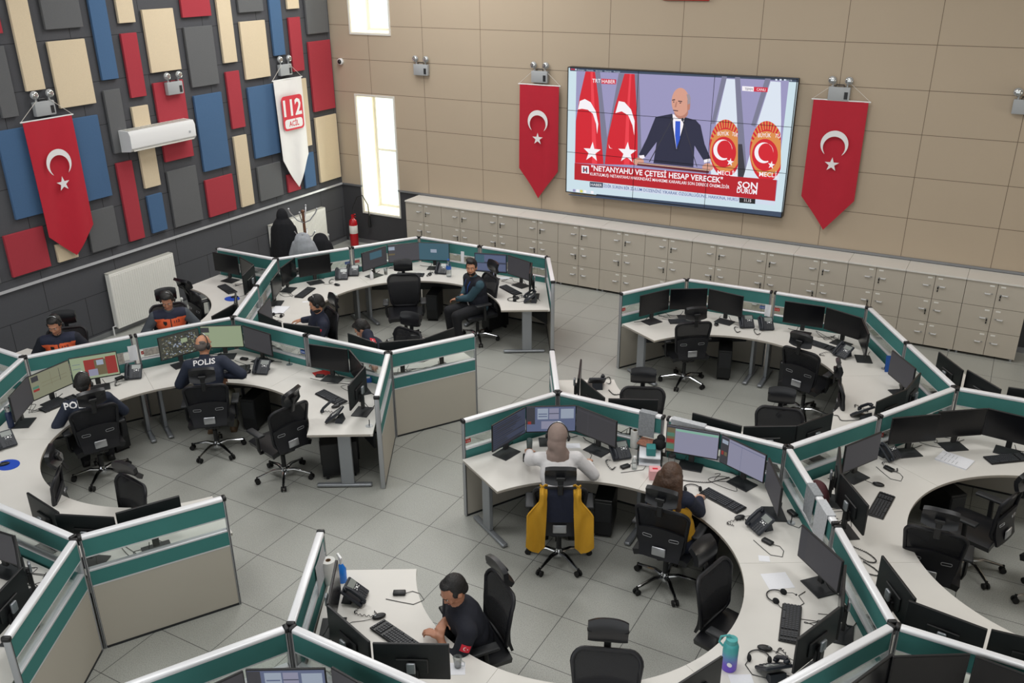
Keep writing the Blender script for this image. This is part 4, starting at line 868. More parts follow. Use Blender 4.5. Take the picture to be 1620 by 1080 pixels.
PANELS = [
 ('P', 'V1', 'partition panel at the free end of the far right cluster, next to the passage'), ('V1', 'V12', 'far right cluster partition panel facing the lockers, left half'), ('V12', 'V2', 'far right cluster partition panel facing the lockers, right half'),
 ('V2', 'V23', 'upper slanting partition panel right of the far right cluster'), ('V23', 'V3', 'lower slanting partition panel right of the far right cluster'), ('V3', 'V34', 'partition panel running left from the junction at the right edge, behind three dark monitors'),
 ('V34', 'V4', 'partition panel with the blue name plate behind the coiled black cord'), ('V4', 'V45', 'partition panel behind the spreadsheet monitor of the long-haired woman'), ('V45', 'V5', 'partition panel behind the headscarf woman, with grey posters pinned on it'),
 ('V5', 'Q', 'short partition panel seen nearly edge-on beyond the headscarf woman'), ('V5', 'R', 'free-ending partition panel with a red plate left of the headscarf woman'), ('V4', 'V47', 'partition panel with printed sheets hung over it, right of the long-haired woman'),
 ('V47', 'V7', 'slanting partition panel left of the row of black screens at lower right'), ('V3', 'r3a', 'partition panel running off the right edge behind three dark monitors'), ('V7', 'r7a', 'partition panel running off the right edge at the bottom'),
 ('V7', 'v7m', 'partition panel in the bottom right corner running down left'), ('S', 'S2', 'partition panel beside the spray bottle and paper roll'), ('S', 'sm', 'partition panel in front of the man looking down, at the bottom edge'),
 ('S', 'sn', 'partition panel running to the bottom edge left of centre'), ('K', 'F', 'partition panel by the left wall above the blue mouse pad'), ('F', 'FH', 'partition panel in front of the coat rack'), ('FH', 'H', 'partition panel in front of the fire extinguisher'),
 ('H', 'HI', 'far left cluster partition panel facing the lockers, left half'), ('HI', 'I', 'far left cluster partition panel facing the lockers, right half behind the man with the lanyard'), ('I', 'J', 'free-ending partition panel right of the man with the lanyard, seen nearly edge-on'),
 ('BF', 'F', 'upper panel of the slanting partition left of the bearded man'), ('B', 'BF', 'lower panel of the slanting partition left of the bearded man, with photos stuck on it'), ('B', 'BC', 'partition panel between the balding officer and the bearded man'),
 ('BC', 'C', 'partition panel behind the large dark monitor right of the balding officer'), ('C', 'D', 'free-ending beige and teal partition panel in the middle of the left cluster facing us'), ('C', 'E', 'free-ending partition panel running towards us at the middle of the photo'),
 ('AB', 'B', 'partition panel in front of the orange-vested man on the right, behind the map monitor'), ('A', 'AB', 'partition panel in front of the orange-vested man on the left'), ('a1', 'A', 'partition panel at the left edge beyond the left officer'),
 ('A', 'am', 'partition panel at the left edge beside the left officer'), ('gm', 'G', 'partition panel at lower left running off the left edge'), ('G', 'G2', 'beige and teal partition panel at lower left, squarely facing us'),
 ('G', 'G3', 'partition panel at lower left running down to the left edge')]
PN = {}
for a, b, lab in PANELS: PN[a + b] = panel(a, b, lab)
def plate(pn, x, z, side, m, s_):
    """small name plate on the glass strip"""
    p = PN[pn]; o = G().box((x, side * .007, z), (.075, .004, .042)).out('name_plate', 'plate_' + m, p, smooth=0); o['label'] = m + ' name plate'
    M = Matrix.Translation((x + side * .026, side * .0095, z - .009)) @ (Matrix.Rotation(PI / 2, 4, 'X') if side < 0 else Matrix.Rotation(PI, 4, 'Z') @ Matrix.Rotation(PI / 2, 4, 'X'))
    text_obj('plate_lettering', s_, .016, 'label_white', o, M, width=.052, bold=.01)

# ================================================================ desks
HCEN = {'T': (-7.123, 9.744), 'M': (-7.123, 5.60), 'U': (-2.51, 9.72), 'C': (-2.51, 5.60), 'R': (1.10, 7.655), 'W': (-10.72, 7.68), 'X': (1.10, 11.84), 'E': (1.10, 3.46), 'B': (-2.53, 1.44), 'L': (-7.13, 1.46)}
ZD = .70; AP = 2.078 - .055; RI = 1.33
def desk_mesh():
    """sixth of the ring around local origin at angle 0 (corner on +x)"""
    a0, a1 = R(-30), R(30); pts = []; n = 20
    for i in range(n + 1):
        a = a0 + (a1 - a0) * i / n; pts.append((RI * math.cos(a), RI * math.sin(a)))
    e = .0015
    pts = [(x, y) for x, y in pts]
    pts += [(AP * math.cos(a1), AP * math.sin(a1)), (AP / math.cos(R(30)), 0), (AP * math.cos(a0), AP * math.sin(a0))]
    return pts
def desk(h, ang, label, proto=[None]):
    cx, cy = HCEN[h]
    if proto[0]:
        return dup(proto[0], (cx, cy, 0), R(ang), label)
    t = thing('desk', label, 'desk', (cx, cy, 0), R(ang), 'curved desk sections of the honeycomb'); proto[0] = t
    pts = desk_mesh(); c = 1.75
    sh = [((x - c) * .9985 + c, y * .9985) for x, y in pts]
    G().prism(sh, ZD - .003, ZD).prism(sh, ZD - .027, ZD - .0031).out('tabletop', 'tabletop', t, smooth=0)
    g = G(); g.prism(sh, ZD - .0265, ZD - .0035)
    n = len(sh); cc = Vector((1.75, 0))
    o = [(x + (.0015 if x > 1.75 else -.0015), y * 1.0008) for x, y in sh]
    g.b.free(); g = G(); g.prism(o, ZD - .0262, ZD - .004); g.out('edge_band', 'table_edge', t, smooth=0)
    for s_ in (-1, 1):
        a = s_ * R(30); u = Vector((math.cos(a), math.sin(a), 0)); v = Vector((-math.sin(a), math.cos(a), 0)) * (-s_)
        rot = Matrix.Rotation(a, 3, 'Z')
        def P(r, k, z): q = u * r + v * k; return (q.x, q.y, z)
        g = G(); g.box(P(1.70, .10, .36), (.14, .045, .63), rot, bev=.006, seg=1); g.box(P(1.66, .10, .665), (.52, .05, .018), rot)
        g.box(P(1.655, .10, .03), (.06, .03, .02), rot)
        g.out('leg', 'leg_metal', t, smooth=0)
        G().box(P(1.66, .10, .028), (.60, .062, .034), rot, bev=.012, seg=2).out('foot_bar', 'leg_metal', t, smooth=50)
    G().box((1.87, 0, .50), (.02, 1.5, .26)).out('modesty_board', 'dark_plastic', t, smooth=0)
    return t
STN = {'c1': "the headscarf woman's desk", 'c2': "the long-haired woman's desk", 'c3': 'the desk with the loose white sheet', 'c4': "the purple bottle's desk", 'c5': "the looking-down man's foreground desk", 'u1': "the far right cluster's passage-end desk", 'u2': "the far right cluster's back desk", 'u3': "the blue folder's desk", 'u4': 'the desk behind the spreadsheet screen', 'u5': 'the small desk behind the headscarf woman', 'm1': "the left police officer's desk", 'm2': "the balding officer's desk", 'm3': 'the desk right of the balding officer', 'm4': 'the desk behind the big lower left partition', 'm0': "the left edge's blue mouse pad desk", 't1': 'the desk beside the coat rack', 't2': "the far left cluster's back desk", 't3': 'the desk behind the lanyard man', 't4': "the bending person's desk", 't5': "the bearded man's desk", 'w1': 'the desk by the left wall', 'w2': "the right orange vest's desk", 'w3': "the left orange vest's desk", 'r1': "the right edge cluster's left desk", 'r2': "the right edge cluster's back desk", 'r3': "the right edge cluster's front desk", 'x1': 'the desk beyond the junction by the lockers', 'q1': 'the bottom right corner desk', 'd1': 'the desk at the bottom edge', 'l1': 'the lower left edge desk'}
SANG = {'c1': ('C', 120), 'c2': ('C', 60), 'c3': ('C', 0), 'c4': ('C', -60), 'c5': ('C', -120), 'u1': ('U', 120), 'u2': ('U', 60), 'u3': ('U', 0), 'u4': ('U', -60), 'u5': ('U', -120), 'm1': ('M', 180), 'm2': ('M', 120), 'm3': ('M', 60), 'm4': ('M', -60), 'm0': ('M', -120),
        't1': ('T', 180), 't2': ('T', 120), 't3': ('T', 60), 't4': ('T', -60), 't5': ('T', -120), 'w1': ('W', 60), 'w2': ('W', 0), 'w3': ('W', -60), 'r1': ('R', 180), 'r2': ('R', 120), 'r3': ('R', -120), 'x1': ('X', -120), 'q1': ('E', 120), 'd1': ('B', 120), 'l1': ('L', 60)}
for k, (h, a) in SANG.items(): desk(h, a, 'off-white curved section: ' + STN[k])
desk('R', 60, 'off-white curved desk section at the right edge, cut by the photo')

# ================================================================ monitors
mat('scr_blue', '3c4358', emit=.75); mat('scr_dash', '5b6584', emit=.8); mat('scr_lav', '8f8fa6', emit=.8); mat('scr_pale', '94a183', emit=.85); mat('scr_table', '868770', emit=.8); mat('scr_map', '3f4038', emit=.8)
mat('scr_line', '2b2f3c', emit=.6); mat('scr_light', '9ca7b8', emit=.8); mat('scr_red', '8c2a26', emit=.9); mat('scr_green', '4c7a68', emit=.8); mat('scr_teal', '3d6170', emit=.8); mat('scr_brown', '6a5f45', emit=.8); mat('scr_mint', '86b7a3', emit=.8); mat('scr_greydark', '3a3a40', emit=.7); mat('scr_idle2', '55545a', emit=.6)
MW, MH, MZ = .51, .30, .84
def monitor(st, which, x, y, f, label, scr='screen_off', content=None, cable=True):
    t = thing('monitor', label, 'monitor', (x, y, ZD), R(f + 90), 'black desktop monitors')
    zc = MZ - ZD + MH / 2
    G().box((0, .012, zc), (MW, .020, MH), bev=.004, seg=1).box((0, .028, zc - .03), (.22, .016, .12), bev=.006, seg=1).out('housing', 'black_plastic', t, smooth=0)
    d = G().box((0, .0012, zc + .004), (MW - .016, .002, MH - .024)).out('screen', scr, t, smooth=0)
    if content:
        g = G(); ms = []
        for k, (m_, x0, z0, x1, z1) in enumerate(content):
            if m_ not in ms: ms.append(m_)
            w_ = MW - .018; h_ = MH - .026; y_ = -.0004 - .0002 * k
            xa, xb = -w_ / 2 + x0 * w_, -w_ / 2 + x1 * w_; za, zb = zc + .004 - h_ / 2 + z0 * h_, zc + .004 - h_ / 2 + z1 * h_
            g.poly([(xa, y_, za), (xb, y_, za), (xb, y_, zb), (xa, y_, zb)], ms.index(m_))
        g.out('screen_windows', ms, d, smooth=0)
    G().box((0, .055, .15), (.055, .03, .20), bev=.004, seg=1).box((0, .042, .19), (.09, .02, .09)).out('stand_neck', 'black_plastic', t, smooth=0)
    G().box((0, .068, .275), (.060, .022, .085), bev=.008, seg=2).out('stand_head', 'leg_metal', t, smooth=50)
    G().box((0, .045, .005), (.235, .185, .010), bev=.003, seg=1).out('stand_base', 'dark_plastic', t, smooth=0)
    if cable:
        s_ = random.choice((-1, 1)); q = random.uniform(.08, .2)
        G().tube([(s_ * .05, .05, .10), (s_ * .07, .09, .03), (s_ * .11, .12, .006), (s_ * q * 1.2, .13, .006), (s_ * (q + .1), .16, .006)], .0035, 5).out('cable', 'black_plastic', t)
    return t
def rnd_lines(m_, x0, x1, z0, z1, n, fill=.5):
    r = random.Random(n * 7 + int(x0 * 100)); out = []
    for i in range(n):
        za = z0 + (z1 - z0) * i / n; out.append((m_, x0, za, x0 + (x1 - x0) * r.uniform(.4, 1), za + (z1 - z0) / n * fill))
    return out
def map_blocks(n, seed, m_='scr_light', a=(.02, .02, .98, .98)):
    r = random.Random(seed); out = []
    for i in range(n):
        x = r.uniform(a[0], a[2] - .05); z = r.uniform(a[1], a[3] - .05); out.append((r.choice((m_, 'scr_brown', 'scr_line', 'scr_table')), x, z, x + r.uniform(.01, .05), z + r.uniform(.015, .06)))
    return out
DASH = [('scr_greydark', 0, .3, .17, 1), ('scr_red', .02, .3, .09, .42), ('scr_light', .22, .5, .44, .95), ('scr_lav', .46, .5, .66, .95), ('scr_light', .70, .52, .97, .92), ('scr_lav', .30, .1, .60, .42), ('scr_dash', .24, .70, .42, .74), ('scr_dash', .24, .60, .42, .64), ('scr_blue', .46, .72, .66, .75)]
CONT = {('c1', 'centre'): ('scr_dash', DASH, 'showing windows'),
 ('c1', 'left'): ('scr_blue', rnd_lines('scr_line', 0, 1, 0, 1, 12) + rnd_lines('scr_greydark', .1, .9, .05, .95, 6, .2), 'showing blue text'),
 ('c1', 'right'): ('screen_idle', [('scr_idle2', .3, .02, .31, .98), ('scr_idle2', 0, .9, 1, .92)], 'grey'),
 ('c2', 'left'): ('scr_lav', [('scr_brown', 0, 0, .16, .94), ('scr_greydark', 0, .94, 1, 1), ('scr_mint', .17, .84, 1, .93), ('scr_red', 0, .35, .15, .5), ('scr_green', 0, .1, .15, .3), ('scr_green', 0, .6, .15, .75)], 'showing a spreadsheet'),
 ('c2', 'centre'): ('scr_lav', [('scr_greydark', 0, .0, .18, 1), ('scr_light', .02, .75, .16, .9), ('scr_red', .02, .3, .07, .45), ('scr_brown', .09, .3, .15, .45), ('scr_dash', .2, .9, 1, .92), ('scr_dash', .48, 0, .485, .9)], 'showing a form'),
 ('c2', 'right'): ('screen_idle', None, 'grey'), ('c3', 'left'): ('screen_idle', [('scr_greydark', 0, 0, .17, 1)], 'grey'),
 ('m1', 'centre'): ('scr_table', [('scr_greydark', .03, .72, .2, .95), ('scr_green', .03, .42, .18, .52), ('scr_red', .03, .30, .18, .40), ('scr_brown', .25, .55, .9, .56), ('scr_brown', .25, .4, .9, .41), ('scr_brown', .5, .3, .505, .9), ('scr_greydark', .72, .35, .73, .9)], 'showing a pale table'),
 ('m1', 'right'): ('scr_pale', [('scr_red', .28, .12, .72, .85), ('scr_red', .75, .08, .98, .88), ('scr_brown', .5, .1, .75, .8), ('scr_light', .55, .55, .70, .78), ('scr_lav', .35, .1, .55, .4), ('scr_dash', .03, .7, .2, .72), ('scr_dash', .03, .5, .2, .52)], 'showing a red map'),
 ('m1', 'left'): ('screen_idle', None, 'grey'),
 ('m2', 'left'): ('scr_map', map_blocks(260, 3) + [('scr_pale', .5, .62, .66, .82)], 'showing an aerial map'),
 ('m2', 'centre'): ('scr_pale', [('scr_greydark', 0, .72, .2, .96), ('scr_table', 0, .4, .18, .6), ('scr_greydark', .02, .5, .1, .58)], 'showing a plain pale green page'), ('m2', 'right'): ('screen_idle', None, 'grey'),
 ('t2', 'left'): ('screen_idle', [('scr_teal', .3, .5, .8, .9), ('scr_greydark', 0, .3, 1, .32)], 'showing grey windows'), ('t2', 'centre'): ('scr_idle2', [('scr_light', 0, .7, .2, .9), ('scr_brown', 0, .4, .2, .5)], 'light grey'), ('t2', 'right'): ('scr_teal', [('scr_light', .4, .45, .6, .65)], 'showing a teal page'),
 ('t3', 'left'): ('scr_blue', [('scr_teal', .02, .5, .3, .95), ('scr_dash', .3, .55, .98, .95), ('scr_dash', .02, .05, .98, .45)], 'showing blue windows'), ('t3', 'centre'): ('screen_idle', None, 'grey'),
 ('t4', 'left'): ('screen_off', None, None), ('d1', 'left'): ('screen_idle', None, 'grey'), ('d1', 'centre'): ('scr_dash', DASH, 'showing windows'), ('d1', 'right'): ('screen_idle', None, 'grey'), ('t5', 'right'): ('screen_idle', None, 'grey'),
 ('u3', 'left'): ('screen_idle', None, 'grey'), ('r1', 'right'): ('screen_idle', None, 'grey'), ('t1', 'left'): ('screen_off', None, None), ('l1', 'left'): ('screen_idle', None, 'grey')}
for st, which, x, y, f in MON:
    scr, cont, words_ = CONT.get((st, which), ('screen_off', None, None))
    hx, hy = HCEN[SANG[st][0]]
    for _ in range(3):
        for e in (-1, 1):
            ex, ey = x + e * .255 * math.sin(R(f)) - .03 * math.cos(R(f)), y - e * .255 * math.cos(R(f)) - .03 * math.sin(R(f))
            for kk in range(6):
                nx, ny = math.cos(R(30 + 60 * kk)), math.sin(R(30 + 60 * kk)); ov = (ex - hx) * nx + (ey - hy) * ny - 1.995
                if ov > 0: x -= nx * ov; y -= ny * ov; ex -= nx * ov; ey -= ny * ov
    num = 'middle' if which == 'centre' else which
    monitor(st, which, x, y, f, 'black monitor, ' + num + ' of three, ' + (words_ if words_ else 'dark') + ', on ' + STN[st], scr, cont)

# ================================================================ chairs
def rr_loop(w0, w1, z0, z1, r, n=5):
    """rounded trapezoid loop in (x,z)"""
    o = []
    for (sx, z, ww, a0, sz) in ((1, z1, w1, 0, 1), (-1, z1, w1, 90, 1), (-1, z0, w0, 180, -1), (1, z0, w0, 270, -1)):
        for i in range(n + 1):
            a = R(a0 + 90 * i / n); o.append((sx * (ww / 2 - r) + r * math.cos(a), z - sz * r + r * math.sin(a)))
    return o
def back_y(x, z):
    """curve of the backrest"""
    return -.215 - .16 * max(0, z - .55) + .35 * x * x + .05 * math.sin((z - .5) * 6) - .01
def chair(label, loc, f):
    t = thing('office_chair', label, 'chair', loc, R(f - 90), 'black mesh office chairs')
    b = G().lathe([(.045, .055), (.05, .09), (.03, .13), (.028, .14)], n=16)
    for k in range(5):
        a = R(90 + 72 * k); c, s_ = math.cos(a), math.sin(a)
        b.tube([(.03 * c, .03 * s_, .10), (.12 * c, .12 * s_, .115), (.30 * c, .30 * s_, .075)], [.026, .022, .014], 8, flat=.6)
    base = b.out('star_base', 'chrome', t)
    for k in range(5):
        a = R(90 + 72 * k); c, s_ = math.cos(a), math.sin(a); q = Vector((.305 * c, .305 * s_, .03)); v = Vector((-s_, c, 0))
        g = G()
        for e in (-1, 1): g.tube([q + v * (e * .010), q + v * (e * .028)], .029, 12)
        g.tube([q + Vector((0, 0, .015)), q + Vector((0, 0, .055))], .012, 8); g.out('caster', 'rubber', base)
    G().tube([(0, 0, .12), (0, 0, .28)], .025, 12).tube([(0, 0, .28), (0, 0, .37)], .016, 10).box((0, -.03, .385), (.16, .24, .05), bev=.01, seg=1).tube([(.08, 0, .38), (.22, .02, .375)], .008, 6).out('gas_column', 'black_plastic', t)
    def seat(u, v):
        x = (u - .5) * .49; yy = -.22 + v * .48
        return (x * (1 - .10 * max(0, v - .7)), yy, .455 - .05 * max(0, v - .85) ** 1 - .03 * (abs(u - .5) * 2) ** 4 + .008 * (abs(u - .5) * 2) ** 2)
    G().sheet(seat, 12, 12, .055).out('seat', 'black_leather', t, smooth=60)
    lp = rr_loop(.40, .47, .50, .97, .08)
    bk = G().tube([(x, back_y(x, z), z) for x, z in lp], .017, 8, closed=True, flat=1.0).out('backrest', 'shell_black', t)
    def msh(u, v):
        z = .51 + .45 * v; w_ = (.39 + .07 * v) * (1 - .25 * max(0, abs(v - .5) * 2 - .8) * 1.5); x = (u - .5) * w_
        return (x, back_y(x, z), z)
    G().sheet(msh, 10, 14, .005).out('mesh_back', 'chair_mesh', bk, smooth=60)
    def shell(u, v):
        z = .46 + .30 * v - .04 * (abs(u - .5) * 2) ** 2 * v; w_ = .36 + .06 * v; x = (u - .5) * w_; return (x, back_y(x, z) - .028, z)
    G().sheet(shell, 10, 8, .022).out('back_shell', 'shell_black', bk, smooth=60)
    for e in (-1, 1):
        c0 = (e * .12, .66); pts = [(c0[0] + x, c0[1] + z) for x, z in rr_loop(.085, .085, -.013, .013, .012)]
        G().tube([(x, back_y(x, z) - .042, z) for x, z in pts], .003, 5, closed=True).out('slot_rim', 'silver', bk)
    G().box((0, back_y(0, .535) - .052, .535), (.125, .014, .085), rot=Matrix.Rotation(R(-4), 3, 'X'), bev=.008, seg=2).out('silver_plate', 'silver', bk, smooth=50)
    G().tube([(0, -.05, .39), (0, -.17, .40), (0, -.235, .44), (0, -.235, .52)], [.03, .028, .024, .02], 8, flat=.7).out('back_support', 'black_plastic', bk)
    yb = back_y(0, .97)
    hr = thing('headrest', None, None, (0, yb - .01, .985)); hr.parent = t
    def pad(u, v):
        x = (u - .5) * .275; z = .035 + .180 * v - .02 * (abs(u - .5) * 2) ** 3 * (1 if v > .5 else -1); return (x, .0 + .95 * x * x - .10 * (v - .5) ** 2, z)
    G().sheet(pad, 12, 8, .040).out('headrest_pad', 'black_leather', hr, smooth=60)
    G().box((0, -.03, .03), (.05, .022, .17), bev=.006, seg=1).box((0, -.038, .115), (.085, .03, .035), bev=.006, seg=1).out('headrest_bracket', 'black_plastic', hr, smooth=0)
    for e in (-1, 1):
        a_ = G().tube([(e * .13, 0, .40), (e * .265, 0, .41), (e * .275, 0, .46), (e * .275, .01, .63)], [.018, .02, .024, .022], 8, flat=.8).out('armrest', 'black_plastic', t)
        G().box((e * .275, .03, .648), (.085, .25, .028), bev=.012, seg=2).out('arm_pad', 'dark_plastic', a_, smooth=50)
    return t
CHL = {'m2': 'under the balding police officer', 'm1': 'under the left police officer', 'm3': 'empty, by the desk right of the balding officer', 'c1': 'under the headscarf woman, a yellow vest hung over it', 'u1': 'empty, at the far right cluster\'s passage-end desk',
 'c2': 'under the long-haired woman', 'r2': 'empty, upper one of the right edge cluster', 't2': 'empty and facing us in the far left cluster', 't5': 'under the bearded man', 't4': 'behind the person bending over', 'm4': 'empty behind the big lower left partition',
 'm0': 'pushed under the left edge desk', 'w0': 'empty by the left wall\'s round mouse pad', 'u2': 'empty by the back right desk of the far right cluster', 'u3': 'tucked under the blue folder\'s desk', 'u5': 'empty, facing us just behind the headscarf woman',
 'u4': 'empty, facing us behind the spreadsheet monitor', 'c3': 'empty, between the long-haired woman and the purple bottle', 'c4': 'empty, facing us at the bottom edge', 'c5': 'under the man looking down in the foreground', 'r1': 'empty, lower one of the right edge cluster', 't3': 'under the man with the lanyard'}
CH['p1'] = (HEAD['p1'][0] - .08, HEAD['p1'][1] + .12, -46); CH['p2'] = (HEAD['p2'][0] - .13, HEAD['p2'][1] + .10, -38); CH['r3'] = (1.02, 7.95, 60)
CHL['p1'] = 'under the orange-vested man on the left'; CHL['p2'] = 'under the orange-vested man on the right'; CHL['r3'] = 'cut by the right edge of the photo'
c0 = None; CHO = {}
for k in CH:
    x, y, f = CH[k]; lab = 'black mesh office chair, ' + CHL[k]
    if c0 is None: c0 = chair(lab, (x, y, 0), f); CHO[k] = c0
    else: CHO[k] = dup(c0, (x, y, 0), R(f - 90), lab)
for k, (rx, rz) in {'m3': (.2, .4), 'm4': (-.5, .2), 'c5': (-.45, .1), 'm0': (-.4, 0), 'c3': (.5, 0), 'w0': (.5, .3), 't4': (.1, .3), 'm1': (.15, 0)}.items():
    for c in CHO[k].children:
        if c.name.startswith('headrest'): c.rotation_euler = (rx, 0, rz)

# ================================================================ desk equipment
KBL = {}
def keyboard(label, x, y, ang, L):
    t = thing('keyboard', label, 'keyboard', (x, y, ZD), R(ang), 'black keyboards')
    G().box((0, 0, .010), (.44, .145, .014), rot=Matrix.Rotation(R(3), 3, 'X'), bev=.005, seg=1).out('body', 'black_plastic', t, smooth=0)
    g = G()
    for r_ in range(5):
        n = 20
        for c in range(n):
            if c in (14, 18): continue
            if r_ == 0 and 4 <= c <= 8:
                if c != 6: continue
                g.box((-.205 + c * .0213, -.052 + r_ * .025, .0195), (.09, .018, .006)); continue
            g.box((-.205 + c * .0213, -.052 + r_ * .025, .0185 + r_ * .0013), (.0165, .019, .006))
    o = g.out('keys', 'key_grey', t, smooth=0)
    return t
mat('key_grey', '3b3d41', 0.5)
kb0 = None
for st, x, y, a, L in KB:
    fx = SANG[st]; 
    if math.cos(R(a) - R(fx[1] - 90)) < 0: a += 180
    lab = 'black keyboard on ' + STN[st]
    if kb0 is None: kb0 = keyboard(lab, x, y, a, L)
    else: dup(kb0, (x, y, ZD), R(a), lab)
def mouse(label, x, y, a):
    t = thing('mouse', label, 'mouse', (x, y, ZD), R(a), 'black computer mice')
    def fn(u, v):
        th = u * 2 * PI; ph = v * PI / 2; return (.030 * math.cos(th) * math.cos(ph), .054 * math.sin(th) * math.cos(ph), .002 + .032 * math.sin(ph))
    G().ell((0, 0, .014), (.031, .055, .017)).out('body', 'black_plastic', t); G().tube([(0, .02, .031), (0, .035, .028)], .004, 6).out('wheel', 'leg_metal', t)
    s_ = random.uniform(-.1, .1)
    G().tube([(0, .05, .008), (s_ * .4, .12, .004), (s_ * 1.2, .20, .004), (s_ * .6, .29, .004), (s_, .36, .004)], .0022, 5).out('cable', 'black_plastic', t)
    return t
for st, x, y in MOUSE:
    z = SANG[st][1]; mouse('black wired mouse on ' + STN[st], x, y, z - 90 + random.uniform(-15, 15))
def phone(label, x, y, f, off=False):
    """desk telephone facing local -Y"""
    t = thing('desk_phone', label, 'telephone', (x, y, ZD), R(f + 90), 'black desk telephones')
    M = Matrix.Translation((0, 0, .075)) @ Matrix.Rotation(R(38), 4, 'X')
    G().box((0, 0, 0), (.20, .20, .028), bev=.008, seg=1).xf(M).out('body', 'phone_black', t, smooth=0)
    G().prism([(.02, .0), (.10, .0), (.075, .075), (.03, .05)], -.06, .06, Matrix(((0, 0, 1, 0), (1, 0, 0, 0), (0, 1, 0, 0), (0, 0, 0, 1)))).out('stand', 'phone_black', t, smooth=0)
    G().box((.035, .055, .0155), (.10, .055, .003)).xf(M).out('display', 'phone_display', t, smooth=0)
    g = G()
    for i in range(3):
        for j in range(4): g.box((.005 + i * .026, -.03 - j * .018, .0165), (.017, .011, .004))
    g.xf(M).out('keypad', 'key_grey', t, smooth=0)
    g = G().lathe([(.011, .0145), (.011, .019)], (.04, .008, 0), 12)
    for dx in (-.024, .024):
        for dy in (-.010, .010): g.box((.04 + dx, .008 + dy, .0165), (.012, .007, .004))
    g.xf(M).out('centre_button', 'white_plastic', t)
    hp = [(-.065, -.095, .040), (-.065, -.05, .052), (-.065, .05, .052), (-.065, .095, .040)]
    h = G().tube(hp, [.014, .016, .016, .014], 8).ell((-.065, -.085, .030), (.024, .024, .016)).ell((-.065, .085, .030), (.024, .024, .016)).xf(M)
    if off: h.xf(Matrix.Translation((-.16, -.10, -.04)) @ Matrix.Rotation(.5, 4, 'Z'))
    h.out('handset', 'phone_black', t)
    pts = []; n = 60
    for i in range(n + 1):
        u = i / n; a = u * 14 * 2 * PI
        bx = -.12 - .06 * math.sin(u * PI); by = -.06 - .16 * u + .05 * math.sin(u * 7)
        pts.append((bx + .007 * math.cos(a), by, .012 + .007 * math.sin(a)))
    G().tube(pts, .0028, 4).out('coiled_cord', 'black_plastic', t)
    return t
mat('phone_black', '23272f', 0.45); mat('phone_display', '8a8f8c', 0.2)
PHN = {'c4': 'at the bottom edge by the headset and purple bottle', 'm1': 'with white centre button between the two police officers', 'm3': 'with its handset off the hook by the middle free-ending partition', 'm2': 'right of the balding officer\'s keyboard', 'm0': 'cut by the left edge of the photo', 't1': 'right of the dark monitor beside the coat rack',
 't5x': 'small one beside the larger phone near the coat rack', 't2': 'left of the water bottle at the back', 't3': 'at the end of the desk right of the man with the lanyard', 'u1': 'in the far right cluster under the blue name plate', 'u2': 'beside the keyboard in the far right cluster\'s back right',
 'u5': 'on the small desk just behind the headscarf woman', 'c1': 'between the headscarf woman and the paper trays', 'c2': 'at the right of the long-haired woman\'s keyboard', 'c5': 'beside the spray bottle on the foreground desk', 'r1': 'behind the grey monitor of the right edge cluster', 'u4': 'with long handset just above the partition of the far right cluster'}
for st, x, y, f in PHONE: phone('black desk telephone ' + PHN[st], x, y, f, st == 'm3')
def put(k): return (MISC[k][0], MISC[k][1], ZD)
phone('flat black telephone, the right one under the far right cluster\'s blue plate', -2.50, 11.47, -60)
def headset(label, x, y, rz, grp='headsets lying on the desks'):
    t = thing('headset', label, 'headset', (x, y, ZD), R(rz), grp)
    pts = [(.075 * math.cos(a), .075 * math.sin(a) + .03, .012) for a in [R(-20 + 10 * i) for i in range(23)]]
    G().tube(pts, .005, 6).out('headband', 'black_plastic', t)
    for p in (pts[0], pts[-1]): G().ell((p[0], p[1], .02), (.016, .028, .028)).out('ear_cushion', 'black_fabric', t)
    G().tube([pts[0], (.09, -.06, .03), (.06, -.10, .05)], .003, 5).ell((.06, -.10, .05), .008).out('microphone', 'black_plastic', t)
    G().tube([pts[-1], (-.10, -.05, .004), (-.06, -.14, .004), (.06, -.17, .004), (.12, -.10, .004), (.2, -.12, .004)], .003, 5).out('cable', 'black_plastic', t)
    return t
headset('black headset with a boom microphone beside the loose white sheet', *MISC['headset_c3'], 80)
headset('black headset lying between the keyboard and the bottom partition near the purple bottle', *MISC['headset_c4'], 20)
headset('black headset beside the phone right of the man with the lanyard', *MISC['headset_t3'], 120)
headset('black headset lying left of the long-haired woman\'s keyboard', *MISC['headset_c2'], 30)
headset('small headset by the papers in front of the bearded man', *MISC['headset_t5'], 0)
def small(name, label, cat, k, g, m, rz=0, z=None, group=None, smooth=40):
    o = g.out(name, m, None, smooth=smooth); o.location = (MISC[k][0], MISC[k][1], ZD if z is None else z); o.rotation_euler = (0, 0, R(rz)); return tag(o, label, cat, group)
def adapter(label, k, rz):
    t = thing('headset_adapter', label, 'adapter', put(k), R(rz), 'small black adapters')
    G().box((0, 0, .014), (.10, .055, .026), bev=.008, seg=2).out('body', 'black_plastic', t, smooth=50)
    G().tube([(.05, 0, .01), (.10, .03, .004), (.16, .0, .004), (.20, -.08, .004), (.12, -.13, .004), (.02, -.10, .004), (-.10, -.06, .004)], .0028, 5).out('cable', 'black_plastic', t)
adapter('small black adapter box with looping cord beside the foreground phone', 'adapter_c5', 30); adapter('small black adapter box under the phone beside the long-haired woman', 'adapter_c2', -20)
adapter('black box with cables at the partition corner right of the long-haired woman', 'router_c2', -40); adapter('small black box with thick cord on the right edge cluster\'s left desk', 'adapter_r1', -30)
adapter('small black hub beside the balding officer\'s mouse', 'hub_m2', 10); adapter('small black hub left of the dark monitor by the red paper', 'hub_m3', 20); adapter('small black handset box right of the red map monitor', 'hub_m1', 80)
adapter('black handset base lying below the headscarf woman\'s phone', 'switch_c1', 60)
